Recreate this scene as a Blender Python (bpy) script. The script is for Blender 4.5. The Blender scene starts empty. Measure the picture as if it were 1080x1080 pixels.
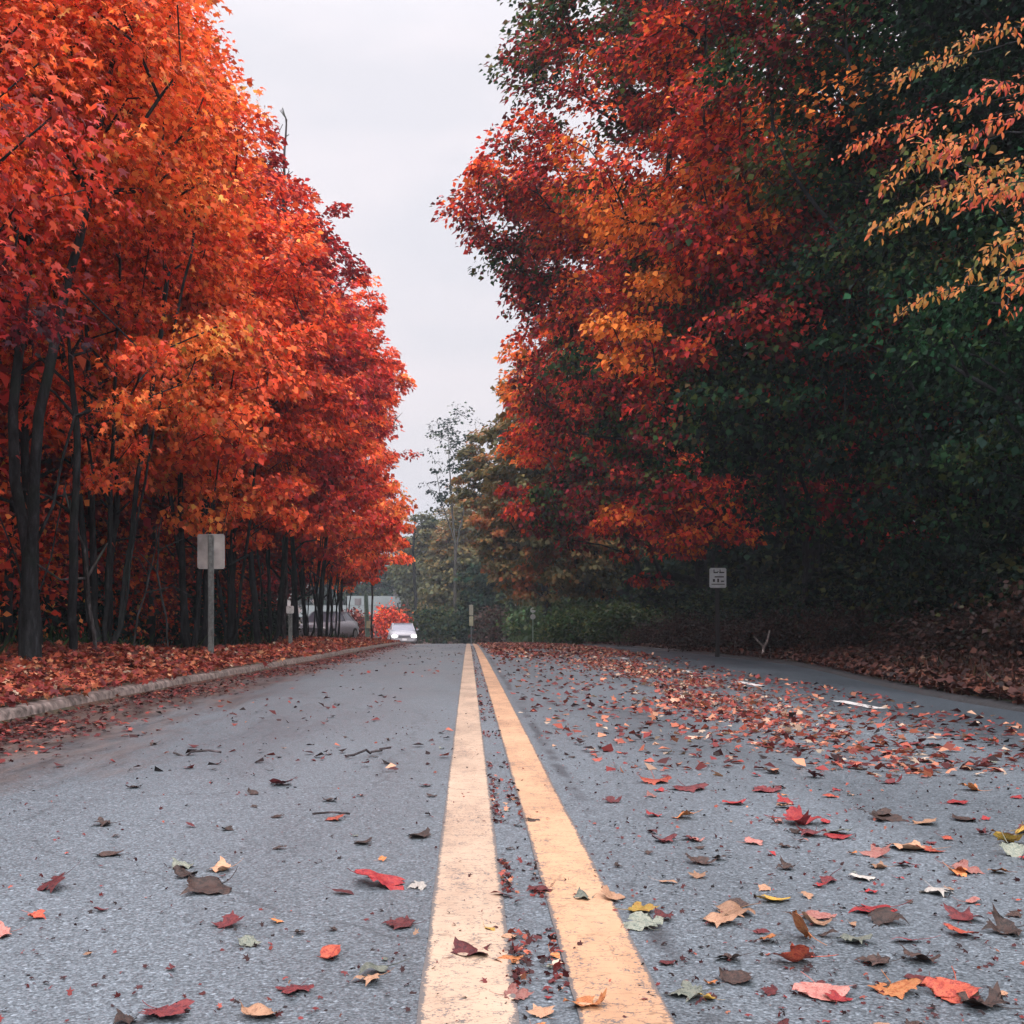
import bpy, bmesh, math, random
import numpy as np
from mathutils import Vector, Matrix

random.seed(7)
R = np.random.default_rng(11)
rad = math.radians
S = bpy.context.scene
COL = S.collection

# ------------------------------------------------------------------ camera, sky, sun, exposure
CAM_H = 0.70          # eye height over the road
F = 1200.0 / 1080.0   # focal length in picture widths
U0, V0 = 494.0, 652.0 # vanishing point of the road in the 1080 px picture
cd = bpy.data.cameras.new('camera')
cam = bpy.data.objects.new('camera', cd)
COL.objects.link(cam)
cam.location = (0, 0, CAM_H)
cam.rotation_euler = (rad(90), 0, 0)
cd.sensor_width = 36
cd.lens = 36 * F
cd.shift_x = (540 - U0) / 1080
cd.shift_y = (V0 - 540) / 1080
cd.clip_start = 0.05
cd.clip_end = 3000
S.camera = cam

SUN_EL, SUN_AZ = 36, 168      # azimuth clockwise from the road direction (+Y): veiled sun behind the camera, a little to the right
w = bpy.data.worlds.new('World')
S.world = w
w.use_nodes = True
nt = w.node_tree
for n in list(nt.nodes):
    nt.nodes.remove(n)
def N(t, kind, **kw):
    n = t.nodes.new(kind)
    for k, v in kw.items():
        setattr(n, k, v)
    return n
out = N(nt, 'ShaderNodeOutputWorld')
bg = N(nt, 'ShaderNodeBackground')
sky = N(nt, 'ShaderNodeTexSky', sky_type='NISHITA', sun_disc=False)
sky.sun_elevation = rad(SUN_EL)
sky.sun_rotation = rad(SUN_AZ)
sky.air_density = 1.5
sky.dust_density = 4
tc = N(nt, 'ShaderNodeTexCoord')
sep = N(nt, 'ShaderNodeSeparateXYZ')
nt.links.new(tc.outputs['Generated'], sep.inputs[0])
# overcast layer: luminance rises towards the zenith, faint soft cloud structure
lowr = N(nt, 'ShaderNodeMapRange', interpolation_type='SMOOTHSTEP')
for k_, v_ in (('From Min', 0.05), ('From Max', 0.45), ('To Min', 5.9), ('To Max', 7.3)): lowr.inputs[k_].default_value = v_
nt.links.new(sep.outputs['Z'], lowr.inputs['Value'])
highr = N(nt, 'ShaderNodeMapRange', interpolation_type='SMOOTHSTEP')
for k_, v_ in (('From Min', 0.42), ('From Max', 0.95), ('To Min', 0.0), ('To Max', 22.0)): highr.inputs[k_].default_value = v_
nt.links.new(sep.outputs['Z'], highr.inputs['Value'])
grad = N(nt, 'ShaderNodeMath', operation='ADD')
nt.links.new(lowr.outputs[0], grad.inputs[0]); nt.links.new(highr.outputs[0], grad.inputs[1])
mp = N(nt, 'ShaderNodeMapping')
mp.inputs['Scale'].default_value = (1.6, 1.6, 5)
nt.links.new(tc.outputs['Generated'], mp.inputs[0])
nz = N(nt, 'ShaderNodeTexNoise')
nz.inputs['Scale'].default_value = 1.7
nz.inputs['Detail'].default_value = 5
nt.links.new(mp.outputs[0], nz.inputs['Vector'])
ramp = N(nt, 'ShaderNodeValToRGB')
ramp.color_ramp.elements[0].position = 0.35
ramp.color_ramp.elements[0].color = (0.80, 0.77, 0.81, 1)
ramp.color_ramp.elements[1].position = 0.62
ramp.color_ramp.elements[1].color = (1.0, 0.90, 0.915, 1)
nt.links.new(nz.outputs['Fac'], ramp.inputs[0])
mul = N(nt, 'ShaderNodeVectorMath', operation='SCALE')
nt.links.new(ramp.outputs[0], mul.inputs[0])
nt.links.new(grad.outputs[0], mul.inputs['Scale'])
mix = N(nt, 'ShaderNodeMix', data_type='RGBA')
mix.inputs[0].default_value = 0.90
nt.links.new(sky.outputs[0], mix.inputs[6])
nt.links.new(mul.outputs[0], mix.inputs[7])
nt.links.new(mix.outputs[2], bg.inputs[0])
bg.inputs[1].default_value = 0.10
nt.links.new(bg.outputs[0], out.inputs[0])

sl = bpy.data.lights.new('sun', 'SUN')
sl.energy = 1.5
sl.angle = rad(9)
sl.color = (1, 0.95, 0.88)
so = bpy.data.objects.new('sun', sl)
COL.objects.link(so)
sd = Vector((math.sin(rad(SUN_AZ)) * math.cos(rad(SUN_EL)), math.cos(rad(SUN_AZ)) * math.cos(rad(SUN_EL)), math.sin(rad(SUN_EL))))
so.rotation_euler = sd.to_track_quat('Z', 'Y').to_euler()
so.location = sd * 60

S.view_settings.view_transform = 'Standard'
S.view_settings.look = 'None'
S.view_settings.exposure = 0.68
S.view_settings.gamma = 1
S.view_settings.use_curve_mapping = False
S.render.engine = 'CYCLES'
S.cycles.max_bounces = 6
S.cycles.diffuse_bounces = 3
S.cycles.transmission_bounces = 3

# ------------------------------------------------------------------ helpers
def sstep(a, b, x):
    t = np.clip((np.asarray(x, float) - a) / (b - a), 0, 1)
    return t * t * (3 - 2 * t)

A_CREST = 0.00018
def G(y):
    """height of the road surface: a long crest, then a steady fall, then far hills"""
    y = np.asarray(y, float)
    s90 = 2 * A_CREST * 90
    z = -A_CREST * np.clip(y, -40, 90) ** 2
    z = z - s90 * np.clip(y - 90, 0, 160)
    z = z - s90 * (np.clip(y - 250, 0, 100) - np.clip(y - 250, 0, 100) ** 2 / 200)
    z = z + 26 * sstep(340, 620, y)
    return z
def cshift(y):
    y = np.asarray(y, float)
    return -0.0052 * np.clip(y - 58, 0, 60) ** 2 - 0.624 * np.clip(y - 118, 0, 400)
def XL(y):                      # left edge of the asphalt
    y = np.asarray(y, float)
    return -3.10 + 0.35 * sstep(8, 22, y) - 0.0012 * np.clip(y - 33, 0, 40) ** 2 + cshift(y)
def XR(y):                      # right edge of the asphalt
    y = np.asarray(y, float)
    return 4.25 + 1.1 * sstep(9, 20, y) - 0.7 * sstep(30, 60, y) + cshift(y)

def vnoise(x, y, s, seed=0):
    """smooth value noise, numpy"""
    x = np.asarray(x, float) / s + seed * 17.13
    y = np.asarray(y, float) / s + seed * 7.71
    xi, yi = np.floor(x), np.floor(y)
    fx, fy = x - xi, y - yi
    fx = fx * fx * (3 - 2 * fx); fy = fy * fy * (3 - 2 * fy)
    def h(a, b):
        v = np.sin(a * 127.1 + b * 311.7 + seed * 3.3) * 43758.5453
        return v - np.floor(v)
    return ((h(xi, yi) * (1 - fx) + h(xi + 1, yi) * fx) * (1 - fy) + (h(xi, yi + 1) * (1 - fx) + h(xi + 1, yi + 1) * fx) * fy)
def vnoise3(p, s, seed=0):
    return (vnoise(p[:, 0], p[:, 1], s, seed) + vnoise(p[:, 1] + 5, p[:, 2], s, seed + 1) + vnoise(p[:, 2] + 9, p[:, 0], s, seed + 2)) / 3

def T(x, y):
    """height of the ground beside the road"""
    x = np.asarray(x, float); y = np.asarray(y, float)
    g = G(y)
    l = XL(y) - x
    r = x - XR(y)
    on = (l < 0) & (r < 0)
    bump = (vnoise(x, y, 1.3, 1) - .5) * .10 + (vnoise(x, y, 6, 2) - .5) * .35
    left = 0.11 + 0.10 * sstep(0.2, 1.6, l) - 0.75 * sstep(2.5, 9, l) + 8 * sstep(30, 140, l) + bump * sstep(.2, 2, l)
    fall = 1 - sstep(50, 110, y) * .45
    right = 0.06 + fall * (0.18 * sstep(0.4, 1.6, r) + 0.8 * sstep(2.2, 7, r) + 4.2 * sstep(5, 17, r)) + 12 * sstep(18, 120, r) + bump * sstep(.3, 2, r)
    z = np.where(l > 0, left, np.where(r > 0, right, -0.06))
    return g + z

def px(u, v, y):
    """world point seen at picture point (u, v) at distance y"""
    return np.array([(u - U0) / 1200 * y, y, CAM_H - (v - V0) / 1200 * y])
def road_pt(u, v):
    d = max(v - V0, 27.3) / 1200
    a = A_CREST
    y = (d - math.sqrt(max(d * d - 4 * a * CAM_H, 0))) / (2 * a)
    return (u - U0) / 1200 * y, y

def tag(o, label=None, cat=None, group=None, kind=None):
    if label: o['label'] = label
    if cat: o['category'] = cat
    if group: o['group'] = group
    if kind: o['kind'] = kind
    return o
def thing(name, loc, label, cat, group=None, rz=0):
    o = bpy.data.objects.new(name, None)
    o.empty_display_size = .3
    COL.objects.link(o)
    o.location = [float(c) for c in loc]
    o.rotation_euler = (0, 0, rz)
    return tag(o, label, cat, group)
def link(name, me, parent=None, mat=None):
    o = bpy.data.objects.new(name, me)
    COL.objects.link(o)
    if parent is not None: o.parent = parent
    if mat is not None:
        me.materials.clear(); me.materials.append(mat)
    return o
def np_mesh(name, verts, faces, smooth=False, attrs=None, uv=None):
    """faces: (m,k) int array, or a list of such arrays"""
    me = bpy.data.meshes.new(name)
    if not isinstance(faces, (list, tuple)): faces = [faces]
    faces = [np.asarray(f, np.int32) for f in faces if len(f)]
    verts = np.asarray(verts, np.float32)
    me.vertices.add(len(verts))
    me.vertices.foreach_set('co', verts.ravel())
    flat = np.concatenate([f.ravel() for f in faces])
    tot = np.concatenate([np.full(len(f), f.shape[1], np.int32) for f in faces])
    st = np.concatenate([[0], np.cumsum(tot)[:-1]]).astype(np.int32)
    me.loops.add(len(flat))
    me.loops.foreach_set('vertex_index', flat)
    me.polygons.add(len(tot))
    me.polygons.foreach_set('loop_start', st)
    me.polygons.foreach_set('loop_total', tot)
    if smooth: me.polygons.foreach_set('use_smooth', np.ones(len(tot), bool))
    me.update(calc_edges=True)
    if attrs:
        for k, a in attrs.items():
            at = me.attributes.new(k, 'FLOAT', 'POINT')
            at.data.foreach_set('value', np.asarray(a, np.float32))
    return me
def bm_mesh(bm, name, smooth=False):
    me = bpy.data.meshes.new(name)
    bmesh.ops.recalc_face_normals(bm, faces=bm.faces)
    bm.to_mesh(me); bm.free()
    if smooth:
        for p in me.polygons: p.use_smooth = True
    return me
def bx(bm, c, s, rot=None, bevel=0):
    r = bmesh.ops.create_cube(bm, size=1)
    M = Matrix.Translation(Vector(c)) @ (rot or Matrix()).to_4x4() @ Matrix.Diagonal((s[0], s[1], s[2], 1))
    bmesh.ops.transform(bm, matrix=M, verts=r['verts'])
    if bevel:
        es = list({e for v in r['verts'] for e in v.link_edges})
        bmesh.ops.bevel(bm, geom=es, offset=bevel, segments=2, affect='EDGES')
def cyl(bm, p0, p1, r0, r1=None, seg=12):
    p0, p1 = Vector(p0), Vector(p1)
    d = p1 - p0
    r = bmesh.ops.create_cone(bm, cap_ends=True, segments=seg, radius1=r0, radius2=r0 if r1 is None else r1, depth=d.length)
    M = Matrix.Translation((p0 + p1) / 2) @ d.to_track_quat('Z', 'Y').to_matrix().to_4x4()
    bmesh.ops.transform(bm, matrix=M, verts=r['verts'])

# ------------------------------------------------------------------ materials
def mat(name):
    m = bpy.data.materials.new(name)
    m.use_nodes = True
    t = m.node_tree
    b = t.nodes['Principled BSDF']
    return m, t, b
def noise(t, scale, detail=4, vec=None, rough=.55):
    n = N(t, 'ShaderNodeTexNoise')
    n.inputs['Scale'].default_value = scale
    n.inputs['Detail'].default_value = detail
    n.inputs['Roughness'].default_value = rough
    if vec is not None: t.links.new(vec, n.inputs['Vector'])
    return n
def cramp(t, src, stops, interp='LINEAR'):
    r = N(t, 'ShaderNodeValToRGB')
    r.color_ramp.interpolation = interp
    e = r.color_ramp.elements
    while len(e) < len(stops): e.new(.5)
    for k, (p, c) in enumerate(stops):
        e[k].position = p
        e[k].color = (c[0], c[1], c[2], 1) if not isinstance(c, (int, float)) else (c, c, c, 1)
    t.links.new(src, r.inputs[0])
    return r
def mixc(t, fac, a, b, blend='MIX'):
    m = N(t, 'ShaderNodeMix', data_type='RGBA', blend_type=blend)
    for s, i in ((fac, 0), (a, 6), (b, 7)):
        if isinstance(s, bpy.types.NodeSocket): t.links.new(s, m.inputs[i])
        elif i == 0: m.inputs[0].default_value = s
        else: m.inputs[i].default_value = (s[0], s[1], s[2], 1)
    return m.outputs[2]
def math_(t, op, a, b=0.0, c=None):
    m = N(t, 'ShaderNodeMath', operation=op)
    for s, i in ((a, 0), (b, 1), (c, 2)):
        if s is None: continue
        if isinstance(s, bpy.types.NodeSocket): t.links.new(s, m.inputs[i])
        else: m.inputs[i].default_value = s
    return m.outputs[0]
def bump(t, b, h, strength, dist):
    n = N(t, 'ShaderNodeBump')
    n.inputs['Strength'].default_value = strength
    n.inputs['Distance'].default_value = dist
    t.links.new(h, n.inputs['Height'])
    t.links.new(n.outputs[0], b.inputs['Normal'])
def simple(name, col, rough=.6, metal=0, var=.25, scale=8, bmp=0, emit=0):
    m, t, b = mat(name)
    g = N(t, 'ShaderNodeTexCoord')
    n = noise(t, scale, 5, g.outputs['Object'])
    lo = [c * (1 - var) for c in col]; hi = [min(c * (1 + var), 1) for c in col]
    r = cramp(t, n.outputs['Fac'], [(.3, lo), (.7, hi)])
    t.links.new(r.outputs[0], b.inputs['Base Color'])
    b.inputs['Roughness'].default_value = rough
    b.inputs['Metallic'].default_value = metal
    if bmp: bump(t, b, n.outputs['Fac'], .6, bmp)
    if emit:
        b.inputs['Emission Color'].default_value = (*col, 1)
        b.inputs['Emission Strength'].default_value = emit
    return m

def leaf_mat(name, stops, transl=.35, val=(.75, 1.25), rough=.5, spec=.2):
    """leaf colour: the 'tint' of each leaf runs through a ramp; the value differs from leaf to leaf"""
    m, t, b = mat(name)
    at = N(t, 'ShaderNodeAttribute', attribute_name='tint')
    r = cramp(t, at.outputs['Fac'], stops)
    av = N(t, 'ShaderNodeAttribute', attribute_name='value')
    mr = N(t, 'ShaderNodeMapRange')
    mr.inputs['To Min'].default_value = val[0]
    mr.inputs['To Max'].default_value = val[1]
    t.links.new(av.outputs['Fac'], mr.inputs['Value'])
    sc = N(t, 'ShaderNodeVectorMath', operation='SCALE')
    t.links.new(r.outputs[0], sc.inputs[0]); t.links.new(mr.outputs[0], sc.inputs['Scale'])
    t.links.new(sc.outputs[0], b.inputs['Base Color'])
    b.inputs['Roughness'].default_value = rough
    b.inputs['Specular IOR Level'].default_value = spec
    tr = N(t, 'ShaderNodeBsdfTranslucent')
    sc2 = N(t, 'ShaderNodeVectorMath', operation='MULTIPLY')
    sc2.inputs[1].default_value = (1.25, 1.1, .8)
    t.links.new(sc.outputs[0], sc2.inputs[0])
    t.links.new(sc2.outputs[0], tr.inputs[0])
    mx = N(t, 'ShaderNodeMixShader')
    mx.inputs[0].default_value = transl
    t.links.new(b.outputs[0], mx.inputs[1]); t.links.new(tr.outputs[0], mx.inputs[2])
    t.links.new(mx.outputs[0], t.nodes['Material Output'].inputs[0])
    return m

def bark_mat(name, col, scale=6):
    m, t, b = mat(name)
    g = N(t, 'ShaderNodeTexCoord')
    mp = N(t, 'ShaderNodeMapping'); mp.inputs['Scale'].default_value = (1, 1, .22)
    t.links.new(g.outputs['Object'], mp.inputs[0])
    n = noise(t, scale * 3, 6, mp.outputs[0], .7)
    n2 = noise(t, scale * .3, 3, g.outputs['Object'])
    r = cramp(t, n.outputs['Fac'], [(.38, [c * .25 for c in col]), (.52, col), (.66, [c * 2.6 for c in col])])
    moss = mixc(t, cramp(t, n2.outputs['Fac'], [(.52, 0.0), (.68, .7)]).outputs[0], r.outputs[0], (col[0] * .8, col[1] * 1.25, col[2] * .8))
    t.links.new(moss, b.inputs['Base Color'])
    b.inputs['Roughness'].default_value = .85
    b.inputs['Specular IOR Level'].default_value = .2
    bump(t, b, n.outputs['Fac'], .8, .02)
    return m
BARK_DARK = bark_mat('dark_wet_bark', (.017, .019, .022))
BARK_GREY = bark_mat('grey_bark', (.055, .052, .05))
BARK_PALE = bark_mat('pale_bark', (.065, .062, .065))
TWIG = bark_mat('bare_twig', (.06, .05, .055))

# road surface ------------------------------------------------------
def asphalt():
    m, t, b = mat('worn_asphalt')
    g = N(t, 'ShaderNodeTexCoord').outputs['Object']
    sp = N(t, 'ShaderNodeSeparateXYZ'); t.links.new(g, sp.inputs[0])
    fine = noise(t, 150, 3, g, .7)
    vor = N(t, 'ShaderNodeTexVoronoi'); vor.inputs['Scale'].default_value = 120; t.links.new(g, vor.inputs['Vector'])
    agg = cramp(t, vor.outputs['Color'], [(.0, .38), (.45, .92), (.8, 1.25), (1, 2.3)])
    base = cramp(t, fine.outputs['Fac'], [(.30, (.036, .048, .058)), (.5, (.100, .124, .146)), (.72, (.215, .25, .285))])
    c = mixc(t, .8, base.outputs[0], agg.outputs[0], 'MULTIPLY')
    mp = N(t, 'ShaderNodeMapping'); mp.inputs['Scale'].default_value = (1, .22, 1); t.links.new(g, mp.inputs[0])
    big = noise(t, .9, 6, mp.outputs[0], .6)
    bigr = cramp(t, big.outputs['Fac'], [(.3, .72), (.5, 1.0), (.72, 1.22)])
    c = mixc(t, 1, c, bigr.outputs[0], 'MULTIPLY')
    # polished wheel tracks, oil in the lane centre
    # brown silt and leaf mush along the left kerb
    edge = math_(t, 'SUBTRACT', -1.68, sp.outputs['X'])
    mud_n = noise(t, 1.4, 5, mp.outputs[0], .65)
    mud = math_(t, 'ADD', edge, math_(t, 'MULTIPLY', math_(t, 'SUBTRACT', mud_n.outputs['Fac'], .5), 2.4))
    mudf = N(t, 'ShaderNodeMapRange'); mudf.inputs['From Min'].default_value = .15; mudf.inputs['From Max'].default_value = .75; mudf.inputs['To Max'].default_value = .85
    t.links.new(mud, mudf.inputs['Value'])
    mudc = cramp(t, noise(t, 9, 5, mp.outputs[0]).outputs['Fac'], [(.35, (.035, .024, .02)), (.65, (.15, .11, .095))])
    c = mixc(t, mudf.outputs[0], c, mudc.outputs[0])
    # outer right lane: darker asphalt, plus tree shade painted into the colour
    ow = math_(t, 'ADD', sp.outputs['X'], math_(t, 'MULTIPLY', mud_n.outputs['Fac'], .7))
    owf = N(t, 'ShaderNodeMapRange'); owf.inputs['From Min'].default_value = 3.1; owf.inputs['From Max'].default_value = 3.9; owf.inputs['To Max'].default_value = .9
    t.links.new(ow, owf.inputs['Value'])
    c = mixc(t, owf.outputs[0], c, mixc(t, 1, c, (.34, .38, .42), 'MULTIPLY'))
    # cracks
    mp2 = N(t, 'ShaderNodeMapping'); mp2.inputs['Scale'].default_value = (.22, .35, 1); t.links.new(g, mp2.inputs[0])
    warp = noise(t, 3.5, 4, g)
    wv = N(t, 'ShaderNodeVectorMath', operation='SCALE'); wv.inputs['Scale'].default_value = .075
    t.links.new(warp.outputs['Color'], wv.inputs[0])
    av = N(t, 'ShaderNodeVectorMath', operation='ADD'); t.links.new(mp2.outputs[0], av.inputs[0]); t.links.new(wv.outputs[0], av.inputs[1])
    vc = N(t, 'ShaderNodeTexVoronoi', feature='DISTANCE_TO_EDGE'); vc.inputs['Scale'].default_value = 1.0; t.links.new(av.outputs[0], vc.inputs['Vector'])
    ck = cramp(t, vc.outputs['Distance'], [(0, 0.05), (.0010, .3), (.0022, 1.0)])
    c = mixc(t, .35, c, ck.outputs[0], 'MULTIPLY')
    # old tarred seam beside the warm stripe, in patches
    sx_ = math_(t, 'ABSOLUTE', math_(t, 'SUBTRACT', math_(t, 'ADD', sp.outputs['X'], math_(t, 'MULTIPLY', warp.outputs['Fac'], .10)), .475))
    sm = N(t, 'ShaderNodeMapRange'); sm.inputs['From Min'].default_value = .012; sm.inputs['From Max'].default_value = .04; sm.inputs['To Min'].default_value = 1; sm.inputs['To Max'].default_value = 0
    t.links.new(sx_, sm.inputs['Value'])
    sp2 = cramp(t, noise(t, 1.1, 4, g, .6).outputs['Fac'], [(.46, 0.0), (.56, .75)])
    c = mixc(t, math_(t, 'MULTIPLY', sm.outputs[0], sp2.outputs[0]), c, (.028, .032, .040))
    t.links.new(c, b.inputs['Base Color'])
    wet = cramp(t, big.outputs['Fac'], [(.35, .42), (.65, .62)])
    wr = mixc(t, mudf.outputs[0], wet.outputs[0], (.25, .25, .25))
    t.links.new(wr, b.inputs['Roughness'])
    b.inputs['Specular IOR Level'].default_value = .42
    hh = math_(t, 'ADD', math_(t, 'MULTIPLY', vor.outputs['Distance'], -1.0), math_(t, 'MULTIPLY', ck.outputs[0], .5))
    bump(t, b, hh, .55, .0035)
    return m
ASPHALT = asphalt()
def paint(name, c0, c1, wear=.5, seed=0, span=None):
    m, t, b = mat(name)
    g = N(t, 'ShaderNodeTexCoord').outputs['Object']
    mp = N(t, 'ShaderNodeMapping'); mp.inputs['Scale'].default_value = (1, .35, 1); mp.inputs['Location'].default_value = (seed, seed, 0)
    t.links.new(g, mp.inputs[0])
    n = noise(t, 4, 6, mp.outputs[0], .65)
    c = cramp(t, n.outputs['Fac'], [(.3, c0), (.7, c1)])
    f = noise(t, 130, 4, g, .75)
    chips = math_(t, 'ADD', f.outputs['Fac'], math_(t, 'MULTIPLY', math_(t, 'SUBTRACT', n.outputs['Fac'], .5), .35))
    if span:      # paint breaks away more towards its two edges
        sp = N(t, 'ShaderNodeSeparateXYZ'); t.links.new(g, sp.inputs[0])
        mid, hw = (span[0] + span[1]) / 2, (span[1] - span[0]) / 2
        ed = math_(t, 'ABSOLUTE', math_(t, 'SUBTRACT', sp.outputs['X'], mid))
        er = N(t, 'ShaderNodeMapRange'); er.inputs['From Min'].default_value = hw - .012; er.inputs['From Max'].default_value = hw; er.inputs['To Max'].default_value = .30
        t.links.new(ed, er.inputs['Value'])
        blot = noise(t, 22, 4, g, .7)
        chips = math_(t, 'SUBTRACT', math_(t, 'ADD', chips, math_(t, 'MULTIPLY', math_(t, 'SUBTRACT', blot.outputs['Fac'], .5), .55)), er.outputs[0])
    cf = cramp(t, chips, [(wear - .19, .9), (wear - .12, 0.0)])
    grime = noise(t, 2.2, 5, mp.outputs[0], .7)
    gr = cramp(t, grime.outputs['Fac'], [(.35, .72), (.6, 1.0)])
    cb = mixc(t, 1, c.outputs[0], gr.outputs[0], 'MULTIPLY')
    cc = mixc(t, cf.outputs[0], cb, (.085, .088, .095))
    # hairline cracks across the paint
    mp3 = N(t, 'ShaderNodeMapping'); mp3.inputs['Scale'].default_value = (1.2, 9, 1); t.links.new(g, mp3.inputs[0])
    hv = N(t, 'ShaderNodeTexVoronoi', feature='DISTANCE_TO_EDGE'); hv.inputs['Scale'].default_value = 2.2
    wn = noise(t, 6, 3, g); ws = N(t, 'ShaderNodeVectorMath', operation='ADD'); t.links.new(mp3.outputs[0], ws.inputs[0]); t.links.new(wn.outputs['Color'], ws.inputs[1])
    t.links.new(ws.outputs[0], hv.inputs['Vector'])
    hk = cramp(t, hv.outputs['Distance'], [(0, .55), (.02, 1.0)])
    cc = mixc(t, 1, cc, hk.outputs[0], 'MULTIPLY')
    t.links.new(cc, b.inputs['Base Color'])
    b.inputs['Roughness'].default_value = .6
    bump(t, b, f.outputs['Fac'], .5, .003)
    return m
PAINT_PALE = paint('faded_pale_yellow_paint', (.46, .32, .225), (.56, .42, .31), .56, 0, (-.088, .086))
PAINT_WARM = paint('faded_orange_yellow_paint', (.50, .28, .155), (.62, .38, .23), .56, 5, (.193, .357))
PAINT_WHITE = paint('worn_white_paint', (.5, .5, .5), (.75, .75, .75), .5, 9)
CONCRETE = simple('pale_kerb_concrete', (.17, .135, .125), .85, var=.8, scale=14, bmp=.02)
BERM = simple('wet_asphalt_berm_painted_shade', (.016, .018, .022), .75, var=.6, scale=30, bmp=.01)  # wet berm asphalt, with gutter shade painted into its near-black colour

def ground_mat():
    m, t, b = mat('leaf_strewn_soil')
    g = N(t, 'ShaderNodeTexCoord').outputs['Object']
    n = noise(t, .35, 6, g, .6); n2 = noise(t, 14, 6, g, .7)
    a = cramp(t, n2.outputs['Fac'], [(.3, (.018, .012, .010)), (.5, (.07, .03, .022)), (.68, (.16, .06, .04))])
    c = cramp(t, n2.outputs['Fac'], [(.3, (.012, .02, .01)), (.7, (.05, .075, .035))])
    f = cramp(t, n.outputs['Fac'], [(.48, 0.0), (.62, 1.0)])
    t.links.new(mixc(t, f.outputs[0], a.outputs[0], c.outputs[0]), b.inputs['Base Color'])
    b.inputs['Roughness'].default_value = .9
    bump(t, b, n2.outputs['Fac'], 1, .05)
    return m
GROUND = ground_mat()

# leaf palettes -----------------------------------------------------
LEFT_STOPS = [(0, (.030, .010, .018)), (.16, (.11, .014, .026)), (.34, (.34, .026, .026)), (.55, (.58, .075, .036)), (.75, (.72, .165, .05)), (.92, (.74, .29, .075)), (1, (.60, .36, .08))]
LEAF_LEFT = leaf_mat('scarlet_orange_leaves', LEFT_STOPS, .38, (.4, 1.95))
LEAF_CRIMSON = leaf_mat('crimson_leaves', [(0, (.04, .010, .018)), (.3, (.12, .012, .026)), (.6, (.32, .022, .035)), (.85, (.55, .045, .03)), (1, (.66, .16, .05))], .36, (.4, 1.8))
LEAF_RIGHT = leaf_mat('mixed_green_red_leaves', [(0, (.006, .018, .014)), (.17, (.018, .070, .032)), (.33, (.08, .11, .03)), (.44, (.075, .014, .022)), (.60, (.28, .026, .040)), (.76, (.58, .055, .038)), (.9, (.66, .13, .035)), (1, (.64, .22, .045))], .3, (.3, 2.1), .55, .07)
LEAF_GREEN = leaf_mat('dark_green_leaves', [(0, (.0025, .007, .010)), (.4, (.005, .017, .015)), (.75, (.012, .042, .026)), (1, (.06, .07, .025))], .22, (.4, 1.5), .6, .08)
LEAF_OLIVE = leaf_mat('olive_brown_leaves', [(0, (.05, .07, .05)), (.35, (.11, .125, .06)), (.6, (.21, .17, .065)), (.8, (.32, .17, .06)), (1, (.42, .12, .04))], .3, (.6, 1.3))
LEAF_AMBER = leaf_mat('amber_drooping_leaves', [(0, (.10, .12, .035)), (.25, (.32, .19, .045)), (.55, (.55, .19, .05)), (.8, (.56, .11, .045)), (1, (.40, .05, .04))], .4, (.75, 1.3))
LEAF_LITTER = leaf_mat('fallen_leaves', [(0, (.020, .013, .014)), (.25, (.065, .018, .02)), (.5, (.20, .035, .035)), (.7, (.38, .10, .065)), (.86, (.48, .23, .14)), (1, (.46, .36, .28))], .1, (.5, 1.35), .55)
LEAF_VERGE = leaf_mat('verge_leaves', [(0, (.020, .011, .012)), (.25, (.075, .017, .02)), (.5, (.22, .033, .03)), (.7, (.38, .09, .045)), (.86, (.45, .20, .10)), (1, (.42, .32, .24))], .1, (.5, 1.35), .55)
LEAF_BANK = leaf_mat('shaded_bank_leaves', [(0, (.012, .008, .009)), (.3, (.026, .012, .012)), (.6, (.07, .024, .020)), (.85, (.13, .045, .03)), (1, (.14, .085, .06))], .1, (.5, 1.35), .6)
LEAF_GRASS = leaf_mat('roadside_weeds', [(0, (.012, .03, .012)), (.5, (.03, .09, .025)), (1, (.12, .13, .04))], .25, (.6, 1.3))
LEAF_BROWN = leaf_mat('brown_undergrowth', [(0, (.010, .008, .009)), (.5, (.035, .017, .015)), (.85, (.08, .03, .022)), (1, (.03, .04, .02))], .2, (.5, 1.3))

# ------------------------------------------------------------------ leaf geometry
def star(tips, notch, rt, rn, cx=.0, cy=.42):
    pts = []
    for k in range(len(tips)):
        a = rad(tips[k]); pts.append((cx + rt[k] * math.cos(a), cy + rt[k] * math.sin(a), -.10 * rt[k]))
        if k < len(notch):
            a = rad(notch[k]); pts.append((cx + rn[k] * math.cos(a), cy + rn[k] * math.sin(a), .05))
    return np.array(pts)
MAPLE = star([-50, 28, 90, 152, 230], [-8, 60, 120, 188], [.38, .52, .58, .52, .38], [.2, .2, .2, .2])
MAPLE = np.vstack([MAPLE, [[0, 0, .0]]])            # nine points plus the stalk
T_MAPLE = (MAPLE, [np.array([[0, 1, 2, 3, 4, 5, 6, 7, 8, 9]])])
T_KITE = (np.array([[0, 0, 0], [.42, .42, .1], [0, 1, -.12], [-.42, .42, .1]]), [np.array([[0, 1, 2, 3]])])
T_LANCE = (np.array([[0, 0, 0], [.16, .3, .03], [.15, .62, .0], [0, 1, -.12], [-.15, .62, .0], [-.16, .3, .03]]), [np.array([[0, 1, 2, 3, 4, 5]])])
T_BLADE = (np.array([[-.05, 0, 0], [.05, 0, 0], [.02, 1, .25], [-.02, 1, .25]]), [np.array([[0, 1, 2, 3]])])

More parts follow.
